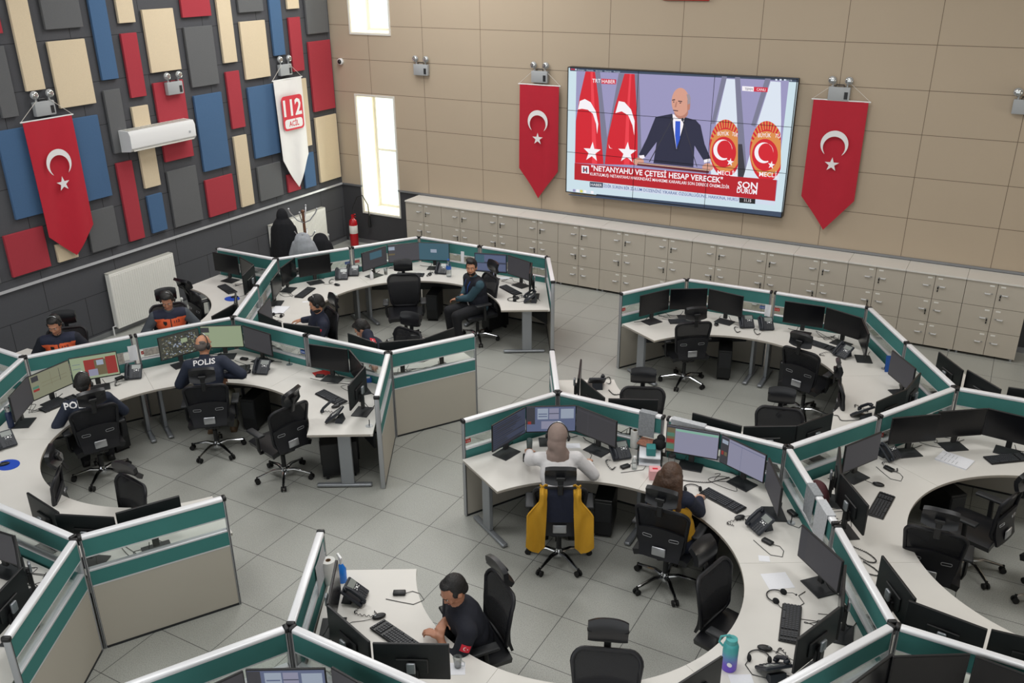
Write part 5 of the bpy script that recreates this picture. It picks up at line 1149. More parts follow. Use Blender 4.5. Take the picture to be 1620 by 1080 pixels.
def sheet_paper(label, k, w_, h_, rz, m='paper', n=1, cat='paper'):
    g = G()
    for i in range(n): g.box((random.uniform(-.004, .004), random.uniform(-.004, .004), .0012 + i * .002), (w_, h_, .0015), rot=rotz(random.uniform(-.02, .02)))
    return small('paper_sheet', label, cat, k, g, m, rz, smooth=0)
sheet_paper('loose white sheet of paper beside a headset, right of the long-haired woman', 'sheet_c3', .21, .20, 35); sheet_paper('small square white note near the desk joint right of the long-haired woman', 'note_c3', .09, .08, 20)
o = sheet_paper('thick printed document on the right edge cluster\'s back desk', 'doc_r', .22, .30, 75, n=6, cat='document')
g = G()
for i in range(9): g.box((-.09 + (i // 5) * .1 + .03, .10 - (i % 5) * .035, .0145), (.07, .004, .0006))
g.out('printed_lines', 'paper_grey', o, smooth=0)
sheet_paper('stack of white papers in front of the bearded man', 'pap_t5', .22, .28, 20, n=5, cat='document'); sheet_paper('white paper at the bottom edge below the purple bottle', 'pap_c4', .16, .14, 30); sheet_paper('small white card on the bearded man\'s desk', 'card_t5', .08, .05, 40)
sheet_paper('red and white printed paper under the large dark monitor', 'redpap', .26, .16, 60, 'plate_red'); sheet_paper('white paper and red pen beyond the headscarf woman', 'c1pap', .14, .10, 30)
sheet_paper('folded white papers behind the man with the lanyard', 'smallpap_e1', .16, .10, 30, n=3); sheet_paper('white paper napkin under the glass cup at the bottom', 'napkin', .12, .12, 30, cat='napkin')
o = small('folder', 'blue folder leaning by the far right cluster\'s right-hand monitor', 'folder', 'bluefold', G().box((0, 0, .10), (.16, .01, .20), rot=Matrix.Rotation(R(-12), 3, 'X')), 'plate_blue', 20, smooth=0)
def pad(label, k, rz): small('mouse_pad', label, 'mouse pad', k, G().prism([(.12 * math.cos(a), .10 * math.sin(a)) for a in [2 * PI * i / 28 for i in range(28)]], 0, .005), 'pad_blue', rz, group='round blue mouse pads', smooth=0)
mat('pad_blue', '1d48b4', 0.6)
pad('round blue mouse pad on the desk by the left wall', 'pad_w', 0); pad('round blue mouse pad at the left edge of the photo', 'pad_m0', 0)
def cord_plate(label, k):
    t = thing('cable_grommet', label, 'cable outlet', put(k), 0, 'round cable outlets in the desk tops')
    G().lathe([(.04, 0), (.04, .003)], n=20).out('ring', 'silver', t); G().tube([(0, 0, .002), (.005, 0, .05), (.0, .005, .075)], .005, 6).out('plug', 'black_plastic', t)
for k, w_ in (('cordplate_u2', 'beside the curved edge of the far right cluster'), ('cordplate_m3', 'at the free end of the desk below the tangle of cables'), ('cordplate_m2', 'right of the balding officer\'s phone'), ('cordplate_c2', 'in the partition corner right of the long-haired woman')):
    cord_plate('round silver cable outlet ' + w_, k)
# bottles, cups, rolls
mat('bottle_navy', '1c2a4c', 0.35); mat('steel', 'b5b7ba', 0.2, .9); mat('cap_blue', '2f62b8', 0.4); mat('roll_white', 'e6e6e2', 0.9, noise=.03, nscale=30); mat('card_brown', '8d6f55', 0.9); mat('tissue_pink', 'dca5a8', 0.7); mat('spray_blue', '2a7fe0', 0.15)
mat('clean_white', 'e9e9ea', 0.3); mat('tumbler_green', '4d5b5a', 0.25); mat('teal_box', '2c7d7d', 0.5); mat('bead_mix', 'b07a66', 0.7, noise=.7, nscale=70); mat('maroon', '4b2327', 0.8, noise=.25, nscale=30); mat('tea', '5a4a30', 0.3); mat('purple', '6b4fc0', 0.35); mat('aqua', '4fa9a9', 0.35)
t = thing('drink_bottle', 'slim navy bottle with steel neck at the left edge by the grey screen', 'bottle', put('dark_bottle'))
G().lathe([(.033, 0), (.034, .01), (.034, .17), (.025, .19)]).out('body', 'bottle_navy', t); G().lathe([(.024, .19), (.024, .215), (.028, .22), (.028, .245)]).out('cap', 'steel', t)
t = thing('sports_bottle', 'large bottle fading from teal to purple with a carry loop', 'bottle', put('tall_bottle'))
m = bpy.data.materials.new('bottle_fade'); m.use_nodes = True; MATS['bottle_fade'] = m; nt = m.node_tree; tc = nt.nodes.new('ShaderNodeTexCoord'); sp = nt.nodes.new('ShaderNodeSeparateXYZ'); nt.links.new(tc.outputs['Object'], sp.inputs[0])
mr = nt.nodes.new('ShaderNodeMapRange'); mr.inputs[1].default_value = .06; mr.inputs[2].default_value = .17; nt.links.new(sp.outputs[2], mr.inputs[0])
rp = nt.nodes.new('ShaderNodeValToRGB'); rp.color_ramp.elements[0].color = srgb('6c4cc4'); rp.color_ramp.elements[1].color = srgb('4aa6a8'); nt.links.new(mr.outputs[0], rp.inputs[0]); nt.links.new(rp.outputs[0], nt.nodes['Principled BSDF'].inputs['Base Color']); nt.nodes['Principled BSDF'].inputs['Roughness'].default_value = .35
G().lathe([(.050, 0), (.054, .01), (.054, .20), (.045, .225), (.038, .23)], n=28).out('body', 'bottle_fade', t); G().lathe([(.04, .228), (.042, .235), (.040, .262), (.02, .268)]).out('lid', 'aqua', t)
G().tube([(.035, 0, .25), (-.02, 0, .285), (-.075, 0, .25), (-.085, 0, .20), (-.055, 0, .175)], .008, 6).out('carry_loop', 'aqua', t)
G().lathe([(.001, 0), (.018, 0), (.018, .002)]).xf(Matrix.Translation((.015, -.0545, .075)) @ Matrix.Rotation(PI / 2, 4, 'X')).out('sticker', 'clean_white', t)
t = thing('water_bottle', 'clear plastic water bottle with blue label behind the man with the lanyard', 'bottle', put('pet_bottle'))
G().lathe([(.036, 0), (.04, .01), (.04, .20), (.015, .25), (.014, .265)]).out('body', 'clear_plastic', t); G().lathe([(.0405, .12), (.0412, .121), (.0412, .165), (.0405, .166)]).out('label', 'cap_blue', t); G().lathe([(.015, .265), (.016, .285)]).out('cap', 'cap_blue', t)
t = thing('pump_bottle', 'white pump bottle on the back desk before the grey screens', 'bottle', put('pet2'))
G().lathe([(.026, 0), (.028, .01), (.028, .10), (.012, .125)]).out('body', 'clean_white', t); G().tube([(0, 0, .12), (0, 0, .16), (.03, 0, .16)], .006, 6).out('pump', 'clean_white', t)
t = thing('glass', 'drinking glass with dark liquid on the back desk beside the empty chair', 'glass', put('glass_t'))
G().lathe([(.026, 0), (.03, .10), (.028, .10), (.024, .005)]).out('cup', 'clear_plastic', t); G().lathe([(.023, .006), (.025, .05)]).out('drink', 'tea', t)
t = thing('water_bottle', 'small clear water bottle with white cap between phone and paper trays', 'bottle', put('small_water'))
G().lathe([(.025, 0), (.027, .01), (.027, .09), (.012, .12)]).out('body', 'clear_plastic', t); G().lathe([(.013, .12), (.014, .14)]).out('cap', 'clean_white', t)
t = thing('tumbler', 'dark lidded tumbler behind the long-haired woman\'s head', 'tumbler', put('tumbler'))
G().lathe([(.03, 0), (.036, .13)]).out('body', 'clear_plastic', t); G().lathe([(.038, .13), (.038, .15), (.03, .16)]).out('lid', 'black_plastic', t)
t = thing('tissue_box', 'small pink tissue box beside the long-haired woman', 'tissue box', put('tissue'), R(25))
G().box((0, 0, .05), (.11, .11, .10), bev=.003, seg=1).out('box', 'tissue_pink', t, smooth=0); G().box((0, 0, .1005), (.05, .03, .001)).out('opening', 'mark_red', t, smooth=0)
def roll(label, k, h=.21, r=.055):
    t = thing('paper_roll', label, 'paper towel roll', put(k), 0, 'paper towel rolls'); G().lathe([(r, 0), (r, h), (.022, h), (.021, h - .02)], n=28).out('roll', 'roll_white', t); G().lathe([(.0205, h - .018), (.021, h + .001), (.018, h + .001), (.018, h - .018)]).out('core', 'card_brown', t)
roll('white paper towel roll by the grey poster and paper trays', 'roll_c', .19, .045); roll('white paper towel roll beside the spray bottle in the foreground', 'roll_s')
t = thing('spray_bottle', 'spray bottle of bright blue cleaner in the foreground', 'spray bottle', put('spray'), R(150))
G().lathe([(.036, 0), (.038, .01), (.038, .12), (.014, .17)]).out('bottle', 'spray_blue', t); G().tube([(0, 0, .17), (0, 0, .21), (.0, 0, .225)], .012, 8).box((.02, 0, .225), (.085, .02, .025), bev=.004, seg=1).tube([(.04, 0, .215), (.045, 0, .18)], .004, 5).out('trigger', 'clean_white', t)
t = thing('glass_cup', 'glass tea cup on a napkin at the bottom edge', 'cup', (MISC['cup'][0], MISC['cup'][1], ZD + .003))
G().lathe([(.024, 0), (.034, .085), (.031, .085), (.022, .006)]).tube([(.033, 0, .07), (.058, 0, .06), (.055, 0, .03), (.03, 0, .02)], .004, 6).out('cup', 'clear_plastic', t); G().lathe([(.02, .005), (.024, .03)]).out('drink', 'tea', t)
t = thing('paper_tray', 'clear plastic letter trays with beads and papers between the two women', 'letter tray', put('tray'), R(20))
g = G()
for z in (0, .075): g.box((0, 0, z + .004), (.25, .32, .004)).box((-.123, 0, z + .03), (.004, .32, .05)).box((.123, 0, z + .03), (.004, .32, .05)).box((0, .158, z + .03), (.25, .004, .05))
g.out('trays', 'clear_plastic', t, smooth=0); G().box((0, -.02, .012), (.21, .29, .012)).box((0, -.03, .085), (.21, .25, .010)).out('papers', 'paper', t, smooth=0)
o = tag(G().box((0, 0, 0), (.19, .15, .02), bev=.004, seg=1).out('bead_tray', 'bead_mix', None, smooth=0), 'shallow box of coloured beads on the letter trays', 'box'); o.location = (MISC['tray'][0] - .06, MISC['tray'][1] + .10, ZD + .115)
o = tag(G().box((0, 0, 0), (.09, .11, .08), bev=.004, seg=1).out('small_box', 'teal_box', None, smooth=0), 'small teal box on the letter trays', 'box'); o.location = (MISC['tray'][0] + .03, MISC['tray'][1] - .06, ZD + .135); o.rotation_euler = (0, 0, .4)
o = tag(G().ell((0, 0, .05), (.07, .05, .06)).ell((.01, .02, .10), (.045, .03, .05)).out('pouch', 'black_fabric', None), 'black cloth pouch on the letter trays', 'pouch'); o.location = (MISC['tray'][0] + .07, MISC['tray'][1] + .06, ZD + .10)
o = small('bag', 'rounded maroon bag standing behind the partition right of the long-haired woman', 'bag', 'maroon', G().ell((0, 0, .12), (.09, .16, .14)), 'maroon', 30); 
o.location = (-.98, 7.42, ZD)
t = thing('tape_holder', 'small blue stapler-like desk holder beside the middle free-ending partition', 'desk holder', put('bluebox_m3'), R(40))
G().box((0, 0, .03), (.09, .07, .055), bev=.01, seg=2).out('body', 'plate_blue', t, smooth=50); G().box((0, 0, .06), (.05, .03, .008)).out('label', 'clean_white', t, smooth=0)
o = small('smartphone', 'phone propped under the blue screen behind the man with the lanyard', 'phone', 'phone_t3', G().box((0, 0, .05), (.11, .008, .075), rot=Matrix.Rotation(R(-20), 3, 'X'), bev=.003, seg=1), 'scr_lav', 30, smooth=0)
o = small('pink_wrapper', 'crumpled pink wrapper by the long-haired woman\'s hand', 'wrapper', 'pinktissue', G().ell((0, 0, .015), (.03, .025, .015), seg=7, ring=5).ell((.03, .02, .013), (.025, .02, .013), seg=6, ring=4), 'tissue_pink', 0, smooth=0)
# loose coiled cords
def coil(label, pts, r=.006):
    n = 120; P = []
    vs = [Vector(p) for p in pts]; m = len(vs) - 1
    for i in range(n + 1):
        u = i / n * m; k = min(int(u), m - 1); f = u - k
        p0 = vs[max(k - 1, 0)]; p1 = vs[k]; p2 = vs[k + 1]; p3 = vs[min(k + 2, m)]
        q = 0.5 * ((2 * p1) + (p2 - p0) * f + (2 * p0 - 5 * p1 + 4 * p2 - p3) * f * f + (3 * p1 - p0 - 3 * p2 + p3) * f ** 3)
        a = i * 1.9; P.append(q + Vector((0, r * .9 * math.cos(a), r + r * .9 * math.sin(a))))
    return tag(G().tube(P, .0035, 4).out('coiled_cord', 'black_plastic', None), label, 'cord', 'loose coiled phone cords')
def around(k, pts): x, y = MISC[k]; return [(x + a, y + b, ZD + .001) for a, b in pts]
coil('thick coiled black cord left of the spreadsheet screen\'s stand foot', around('coil_c2', [(-.20, -.10), (-.10, -.08), (.05, -.02), (.15, .10), (.20, .16)]))
coil('coiled black cord looping above the partition of the far right cluster', around('coil_u4', [(-.10, -.10), (-.16, 0), (-.06, .06), (0, -.03), (.10, .02), (.22, .12)]))
coil('upper black cord loop by the front desk of the right edge cluster', around('coil_r1', [(-.16, .10), (-.02, .06), (.06, -.02), (0, -.06), (-.14, .02)]))
coil('lower black cord loop by the front desk of the right edge cluster', around('coil_r1b', [(-.10, .10), (0, .04), (.05, -.03), (-.04, -.05), (-.10, .0)]))
coil('coiled black cord on the small desk behind the headscarf woman', around('u5cord', [(-.12, .08), (-.02, .0), (.06, .05), (.12, -.03)]))
# long thin cables
def cable(label, P, r=.0025):
    vs = [Vector((p[0], p[1], ZD + .004)) for p in P]; m = len(vs) - 1; out = []
    for i in range(m * 8 + 1):
        u = i / 8; k = min(int(u), m - 1); f = u - k
        p0 = vs[max(k - 1, 0)]; p1 = vs[k]; p2 = vs[k + 1]; p3 = vs[min(k + 2, m)]
        out.append(0.5 * ((2 * p1) + (p2 - p0) * f + (2 * p0 - 5 * p1 + 4 * p2 - p3) * f * f + (3 * p1 - p0 - 3 * p2 + p3) * f ** 3))
    return tag(G().tube(out, r, 5).out('cable', 'black_plastic', None), label, 'cable', 'loose black cables')
def tangle(label, cx, cy, seed, s_=.22, n=9):
    r = random.Random(seed); P = [(cx + r.uniform(-s_, s_), cy + r.uniform(-s_, s_) * .7) for _ in range(n)]; cable(label, P)
for i, st in enumerate(['m1', 'm2', 'm3', 't1', 't2', 't3', 'u1', 'u2', 'u5', 'c2', 'c3', 'c5', 'r1', 'r2', 'm4', 't4', 'w1', 'l1']):
    h, a = SANG[st]; cx, cy = HCEN[h]; rr_ = 1.98
    tangle('tangle of thin black cable on ' + STN[st], cx + rr_ * math.cos(R(a + 8)), cy + rr_ * math.sin(R(a + 8)), i + 3)
# computers under the desks
def tower(label, x, y, a):
    t = thing('computer_tower', label, 'computer', (x, y, 0), R(a), 'black computer towers under the desks')
    G().box((0, 0, .24), (.40, .18, .40), bev=.006, seg=1).out('case', 'black_plastic', t, smooth=0)
    G().box((-.203, 0, .30), (.008, .16, .22), bev=.003, seg=1).out('front_panel', 'dark_plastic', t, smooth=0)
    for sx in (-.15, .15): G().box((sx, 0, .02), (.03, .16, .04)).out('foot', 'rubber', t, smooth=0)
    return t
for i, (st, da, rr_, lab) in enumerate([('u1', -14, 1.62, 'near the passage in the far right cluster'), ('u2', 13, 1.62, 'in the back right of the far right cluster'), ('m3', -17, 1.62, 'at the free end beside the tangle of cables'), ('m3', -8, 1.66, 'right beside the first at the free desk end'), ('m2', -13, 1.62, 'beyond the balding officer\'s legs'),
      ('m1', -12, 1.62, 'beyond the left officer'), ('t2', -10, 1.60, 'beside the empty chair at the back'), ('t3', 10, 1.62, 'behind the man with the lanyard'), ('c1', -15, 1.62, 'right of the headscarf woman\'s knees'), ('c2', 14, 1.62, 'left of the long-haired woman\'s knees'), ('r2', 12, 1.62, 'in the right edge cluster')]):
    h, a = SANG[st]; cx, cy = HCEN[h]; tower('black computer tower under the desk ' + lab, cx + rr_ * math.cos(R(a + da)), cy + rr_ * math.sin(R(a + da)), a + da)
# things hung on partitions
def hang(label, pn, x, side, w_, h_, ztop, m, name='pinned_sheet', over=False):
    p = PN[pn]; M = p.matrix_basis.copy()
    g = G(); y = side * (.040 if over else .030)
    def fn(u, v): return ((u - .5) * w_, side * .004 * math.sin(u * 5 + v * 3), -v * h_)
    g.sheet(fn, 6, 6, .0015)
    if over: g.box((0, -side * .035, .003), (w_, .075, .0015)).box((0, -side * .072, -.03), (w_, .0015, .07))
    o = g.out(name, m, None); L = M @ Vector((x, y, ztop)); o.location = L; o.rotation_euler = (0, 0, p.rotation_euler.z); return tag(o, label, 'poster')
SIDE = lambda pn, st: (1 if (p_side(pn, st)) > 0 else -1)
def p_side(pn, st):
    h = HCEN[SANG[st][0]]; p = PN[pn]; return (p.matrix_basis.inverted() @ Vector((h[0], h[1], 0))).y
mat('poster_grey', '8e9296', 0.8, noise=.35, nscale=50); mat('poster_light', 'b9bcc0', 0.8, noise=.25, nscale=55); mat('photo_strip', 'a9a39b', 0.5, noise=.8, nscale=28)
for p in PN.values(): pass
bpy.context.view_layer.update()
s1 = SIDE('V45V5', 'c1')
lx = lambda pn, x, y: (PN[pn].matrix_basis.inverted() @ Vector((x, y, 0))).x
hang('grey printed poster hung over the partition by the paper roll', 'V45V5', lx('V45V5', -2.72, 7.67), s1, .17, .26, PH_ + .0, 'poster_grey', over=True)
hang('pale wide poster hung over the partition above the letter trays', 'V4V45', lx('V4V45', -2.30, 7.66), SIDE('V4V45', 'c2'), .34, .24, PH_, 'poster_light', over=True)
hang('grey printed sheet over the partition, further of the two by the long-haired woman', 'V4V47', -.10 + .22, SIDE('V4V47', 'c3'), .20, .28, PH_, 'poster_grey', over=True)
hang('pale printed sheet over the partition, nearer of the two by the long-haired woman', 'V4V47', .40 if lx('V4V47', *VX['V47']) > 0 else -.40, SIDE('V4V47', 'c3'), .24, .30, PH_, 'poster_light', over=True)
hang('white notice pinned at the post between the two officers', 'AAB', lx('AAB', *VX['AB']) * .93, SIDE('AAB', 'm1'), .10, .20, 1.00, 'paper')
hang('strip of small photos on the glass beside the red map monitor', 'AAB', lx('AAB', *VX['AB']) * .55, SIDE('AAB', 'm1'), .24, .13, .93, 'photo_strip')
hang('strip of small photos and cards beside the aerial map monitor', 'ABB', lx('ABB', *VX['AB']) * .62, SIDE('ABB', 'm1'), .30, .09, .92, 'photo_strip')
hang('small white notice on the partition behind the water bottle', 'HHI', lx('HHI', *VX['HI']) * .45, SIDE('HHI', 't2'), .06, .19, .99, 'paper')
hang('small white notice between the blue and red plates of the far right cluster', 'V1V12', lx('V1V12', *VX['V12']) * .93, SIDE('V1V12', 'u1'), .08, .17, .93, 'paper')
hang('photos stuck on the slanting partition left of the bearded man', 'BBF', lx('BBF', *VX['B']) * .45, SIDE('BBF', 't5'), .34, .13, .92, 'photo_strip')
hang('magazine pages on the upper slanting partition left of the bearded man', 'BFF', lx('BFF', *VX['BF']) * .6, SIDE('BFF', 't5'), .22, .13, .92, 'photo_strip')
hang('printed sheets on the foreground partition beside the paper roll', 'SS2', lx('SS2', *VX['S2']) * .55, SIDE('SS2', 'c5'), .34, .28, 1.06, 'poster_light')
def pl(pn, vend, k, st, m, s_): plate(pn, lx(pn, *VX[vend]) * k, .872, SIDE(pn, st), m, s_)
pl('V5R', 'R', .88, 'c1', 'red', '112'); pl('PV1', 'P', .88, 'u1', 'red', '112'); pl('V1V12', 'V12', .80, 'u1', 'blue', '155'); pl('V12V2', 'V12', .88, 'u2', 'red', '112'); pl('FFH', 'FH', .86, 't1', 'blue', '155'); pl('FHH', 'FH', .86, 't2', 'red', '112')
pl('V34V4', 'V34', .86, 'r1', 'blue', '155'); pl('V3V34', 'V34', .86, 'r2', 'red', '112'); pl('V2V23', 'V23', .86, 'u3', 'blue', '155'); pl('V23V3', 'V23', .86, 'u3', 'red', '112'); pl('BBC', 'BC', .86, 'm2', 'blue', '155'); pl('V47V7', 'V47', .86, 'c3', 'red', '112'); pl('ABB', 'AB', .85, 'm2', 'red', '112')
# yellow vest on the chair, coats on the rack
mat('vest_yellow', 'c08f1c', 0.75, noise=.10, nscale=12, bump=.3, bscale=20); mat('coat_black', '15161b', 0.9, noise=.2, nscale=30, bump=.5, bscale=14); mat('coat_grey', '9fa3a9', 0.95, noise=.15, nscale=25, bump=.6, bscale=18); mat('trim_grey', '9a9c9c', 0.6); mat('coat_navy', '161c30', 0.85, noise=.15, nscale=20, bump=.3, bscale=20)
x, y, f = CH['c1']
t = thing('safety_vest', 'yellow vest hung over the back of the headscarf woman\'s chair', 'vest', (x, y, 0), R(f - 90))
for e in (-1, 1):
    def fn(u, v, e=e):
        z = 1.0 - .55 * v; wv = .065 + (.105 * min(1, max(0, v - .22) / .22)); xin = .115 + .02 * v; xx = e * (xin + u * wv)
        tip = .10 * max(0, v - .7) / .3 * (1 - abs(u - .35) * 1.6)
        return (xx, -.335 - .07 * u * v + .015 * math.sin(u * 7 + v * 6) - .03 * v + (.07 if v < .06 else 0), z - tip)
    G().sheet(fn, 14, 22, .012).out('front_flap', 'vest_yellow', t, smooth=60)
G().sheet(lambda u, v: ((u - .5) * .24, -.30 + .03 * (v < .1), .975 - .34 * v), 8, 8, .01).out('lining', 'coat_navy', t, smooth=60)
# ================================================================ people
for n, c in {'skin_a': 'c08a6c', 'skin_b': 'b07c62', 'skin_c': 'cf9f85'}.items(): mat(n, c, 0.5, noise=.05, nscale=20)
mat('hair_black', '141211', 0.55, noise=.3, nscale=90, bump=.5, bscale=120); mat('hair_grey', '5b5450', 0.7, noise=.3, nscale=120, bump=.4, bscale=120); mat('hair_brown', '4a3426', 0.5, noise=.5, nscale=40, bump=.6, bscale=60)
mat('beard_dark', '201915', 0.8); mat('lip', 'a0665a', 0.5); mat('eye_white', 'd8d4ce', 0.3); mat('eye_dark', '1a1412', 0.2)
mat('navy_cloth', '1a2033', 0.85, noise=.15, nscale=14, bump=.4, bscale=22); mat('navy_dark', '151824', 0.85, noise=.15, nscale=14, bump=.4, bscale=22); mat('police_navy', '20283a', 0.8, noise=.12, nscale=14, bump=.4, bscale=22)
mat('grey_sleeve', '4b5158', 0.85, noise=.15, nscale=20, bump=.4, bscale=22); mat('white_cloth', 'd5d3d4', 0.85, noise=.05, nscale=14, bump=.5, bscale=20); mat('teal_sleeve', '34505c', 0.85, noise=.15, nscale=16, bump=.4, bscale=22)
mat('trouser_black', '14151a', 0.85, noise=.1, nscale=10, bump=.4, bscale=18); mat('trouser_khaki', '5d5b4e', 0.9, noise=.1, nscale=10, bump=.4, bscale=18); mat('boot_brown', '5a4632', 0.7); mat('shoe_black', '121212', 0.5)
mat('vest_navy', '1c2238', 0.75, noise=.12, nscale=18, bump=.4, bscale=22); mat('vest_orange', 'f0683c', 0.6, noise=.05, nscale=18); mat('scarf_taupe', '8c7a72', 0.85, noise=.12, nscale=10, bump=.6, bscale=16); mat('mark_black', '1a1a1a', 0.6); mat('lanyard_blue', '2653a8', 0.6)
PEND = []
def organic(g, name, m, parent, voxel, smooth=4):
    o = g.out(name, m, parent, smooth=0)
    r = o.modifiers.new('r', 'REMESH'); r.mode = 'VOXEL'; r.voxel_size = voxel; r.use_smooth_shade = True
    s_ = o.modifiers.new('s', 'SMOOTH'); s_.iterations = smooth; s_.factor = .5
    PEND.append(o); return o
def ik(Sh, W, l1, l2, pole):
    d = W - Sh; L = min(d.length, (l1 + l2) * .985); dn = d.normalized(); W = Sh + dn * L
    a = (l1 * l1 - l2 * l2 + L * L) / (2 * L); h = math.sqrt(max(l1 * l1 - a * a, 0)); p = pole - dn * pole.dot(dn); p.normalize()
    return Sh + dn * a + p * h, W
def hand(g, W, d, side, up=Vector((0, 0, 1)), curl=.5):
    """wrist W, pointing along d; side +1 = right hand (thumb to the left)"""
    d = d.normalized(); lat = d.cross(up).normalized(); n = lat.cross(d).normalized()
    rot = Matrix((lat, d, n)).transposed()
    g.ell(W + d * .040, (.038, .050, .017), rot, 12, 8)
    g.cap(W - d * .02, W + d * .015, .026, .028, 10)
    for i, (o_, L, st) in enumerate(((-.030, .066, .070), (-.010, .078, .080), (.011, .074, .080), (.031, .058, .072))):
        o_ *= side; p = W + d * st + lat * o_ ; v = (d + lat * o_ * 1.5).normalized(); c = curl * (1 + .12 * i)
        q = p
        for j, (f_, r0, r1) in enumerate(((.42, .0100, .0092), (.32, .0092, .0084), (.26, .0084, .0074))):
            a = -c * (.35 + .55 * j); w_ = (v * math.cos(a) + n * math.sin(a)).normalized(); q2 = q + w_ * L * f_
            g.cap(q, q2, r0, r1, 8); q = q2
    th = (d * .55 - lat * side * .75 - n * .25).normalized(); b = W + d * .018 - lat * side * .026
    q = b + th * .036; g.cap(b, q, .0135, .0115, 8); th2 = (d * .85 - lat * side * .35 - n * .3).normalized(); g.cap(q, q + th2 * .030, .0112, .0090, 8)
def person(key, label, f, look, skin, hair, top, trousers='trouser_black', shoes='shoe_black', handL=None, handR=None, lean_len=.47, vest=None, curl=.5, sleeve=None, female=False, chairk=None, legs=True, roll=0.0, curlL=None, hipf=-.03, hipr=0.0):
    """look = (yaw degrees in the room, pitch downwards)"""
    hw = Vector(HEAD[key]); fa = R(f); fwd = Vector((math.cos(fa), math.sin(fa), 0))
    hz = .545; Nw = hw + Vector((0, 0, -.165)) - fwd * .035
    dz = Nw.z - hz; ck = CH[chairk or CHK[key]]; ca = R(ck[2]); Hw = Vector((ck[0] + hipf * math.cos(ca) + hipr * math.sin(ca), ck[1] + hipf * math.sin(ca) - hipr * math.cos(ca), 0))
    t = thing('person', label, 'person', (Hw.x, Hw.y, 0), fa - PI / 2)
    inv = Matrix.Rotation(-(fa - PI / 2), 3, 'Z'); L = lambda p: inv @ (Vector(p) - Vector((Hw.x, Hw.y, 0)))
    N = L(Nw); Hh = Vector((0, 0, hz)); hd = L(hw); k = .92 if female else 1.0
    ax = (N - Hh).normalized(); X = Vector((1, 0, 0)); X = (X - ax * X.dot(ax)).normalized(); Yt = ax.cross(X)
    trot = Matrix((X, Yt, ax)).transposed()
    sh = {s_: N + X * (.192 * k * s_) - ax * .045 + Yt * .015 for s_ in (-1, 1)}
    B = G()
    # torso
    ch = Hh.lerp(N, .66); wa = Hh.lerp(N, .32)
    B.ell(ch, (.165 * k, .115 * k, .175), trot); B.ell(wa, (.145 * k, .11 * k, .14), trot); B.ell(Hh, (.165 * k, .12, .11))
    B.cap(sh[-1], sh[1], .055 * k, .055 * k); B.cap(N - ax * .02, hd + Vector((0, -.01, -.08)), .058 * k, .050 * k)
    # head
    hyaw = R(look[0]) - fa; M3 = Matrix.Rotation(hyaw, 3, 'Z') @ Matrix.Rotation(-R(look[1]), 3, 'X') @ Matrix.Rotation(roll, 3, 'Y')
    HP = lambda x, y, z: hd + M3 @ Vector((x, y, z))
    def he(g, c, r, seg=14, ring=10): g.ell(HP(*c), r, M3, seg, ring)
    he(B, (0, -.008, .022), (.076 * k, .096, .104)); he(B, (0, .020, -.045), (.058 * k, .068, .078)); he(B, (0, .062, -.088), (.026, .024, .022))
    B.cap(HP(0, .083, .018), HP(0, .104, -.022), .009, .013, 8); he(B, (-.011, .094, -.026), (.009, .010, .008)); he(B, (.011, .094, -.026), (.009, .010, .008))
    he(B, (0, .080, .034), (.050, .016, .010)); he(B, (-.036, .064, -.020), (.022, .022, .024)); he(B, (.036, .064, -.020), (.022, .022, .024)); he(B, (0, .078, -.055), (.026, .018, .016))
    for s_ in (-1, 1): he(B, (s_ * .077 * k, -.008, -.004), (.009, .019, .031))
    # arms
    arms = {}
    for s_, hnd in ((-1, handL), (1, handR)):
        if hnd is None: tgt = Vector((s_ * .20, max(.36, N.y + .26), .735))
        else: tgt = L(hnd)
        S0 = sh[s_]; dirn = (tgt - S0); W = tgt - dirn.normalized() * .09
        E_, W = ik(S0, W, .275 * k, .245 * k, Vector((s_ * .75, -.35, -.75)))
        fd = (tgt - W); fd = fd if fd.length > .02 else (W - E_); fd.z *= .3
        arms[s_] = (S0, E_, W); B.cap(S0, E_, .050 * k, .040 * k); B.cap(E_, W, .040 * k, .026 * k)
        hd_dir = (W - E_).normalized() * .5 + fd.normalized() * .7; hand(B, W, hd_dir, s_, curl=(curlL if (s_ < 0 and curlL is not None) else curl))
    # legs
    lg = {}
    for s_ in (-1, 1):
        a = Hh + Vector((s_ * .085, .02, -.01)); kn = Vector((s_ * .13, .43, .50)); an = Vector((s_ * .13, .40, .09)); to = an + Vector((s_ * .015, .15, -.05))
        lg[s_] = (a, kn, an, to); B.cap(a, kn, .080 * k, .055 * k); B.cap(kn, an, .052 * k, .034); B.cap(an + Vector((0, -.02, -.04)), to, .032, .026)
    organic(B, 'body', skin, t, .0075, 3)
    # shirt or jacket
    J = G(); q = .020
    J.ell(ch, (.172 * k + q, .122 * k + q, .175 + q), trot); J.ell(wa, (.155 * k + q + .006, .118 * k + q + .006, .16), trot); J.ell(Hh, (.165 * k + q, .12 + q, .115 + q)); J.cap(sh[-1], sh[1], .055 * k + q, .055 * k + q); J.cap(N - ax * .03, N + (hd - N) * .22, .066 * k, .060 * k)
    for s_ in (-1, 1):
        S0, E_, W = arms[s_]; We = E_.lerp(W, .90 if key != 'p10' else .45); J.cap(S0, E_, .050 * k + q, .042 * k + q); J.cap(E_, We, .042 * k + q, .032 * k + q * .7)
    jk = organic(J, 'jacket' if top.startswith(('navy', 'police')) else 'shirt', top, t, .012, 5)
    T = G()
    for s_ in (-1, 1):
        a, kn, an, to = lg[s_]; T.cap(a, kn, .080 * k + q, .060 * k + q); T.cap(kn, an, .060 * k + q * .8, .048 + q * .5)
    T.ell(Hh - Vector((0, 0, .02)), (.17 * k, .13, .10)); organic(T, 'trousers', trousers, t, .014, 4)
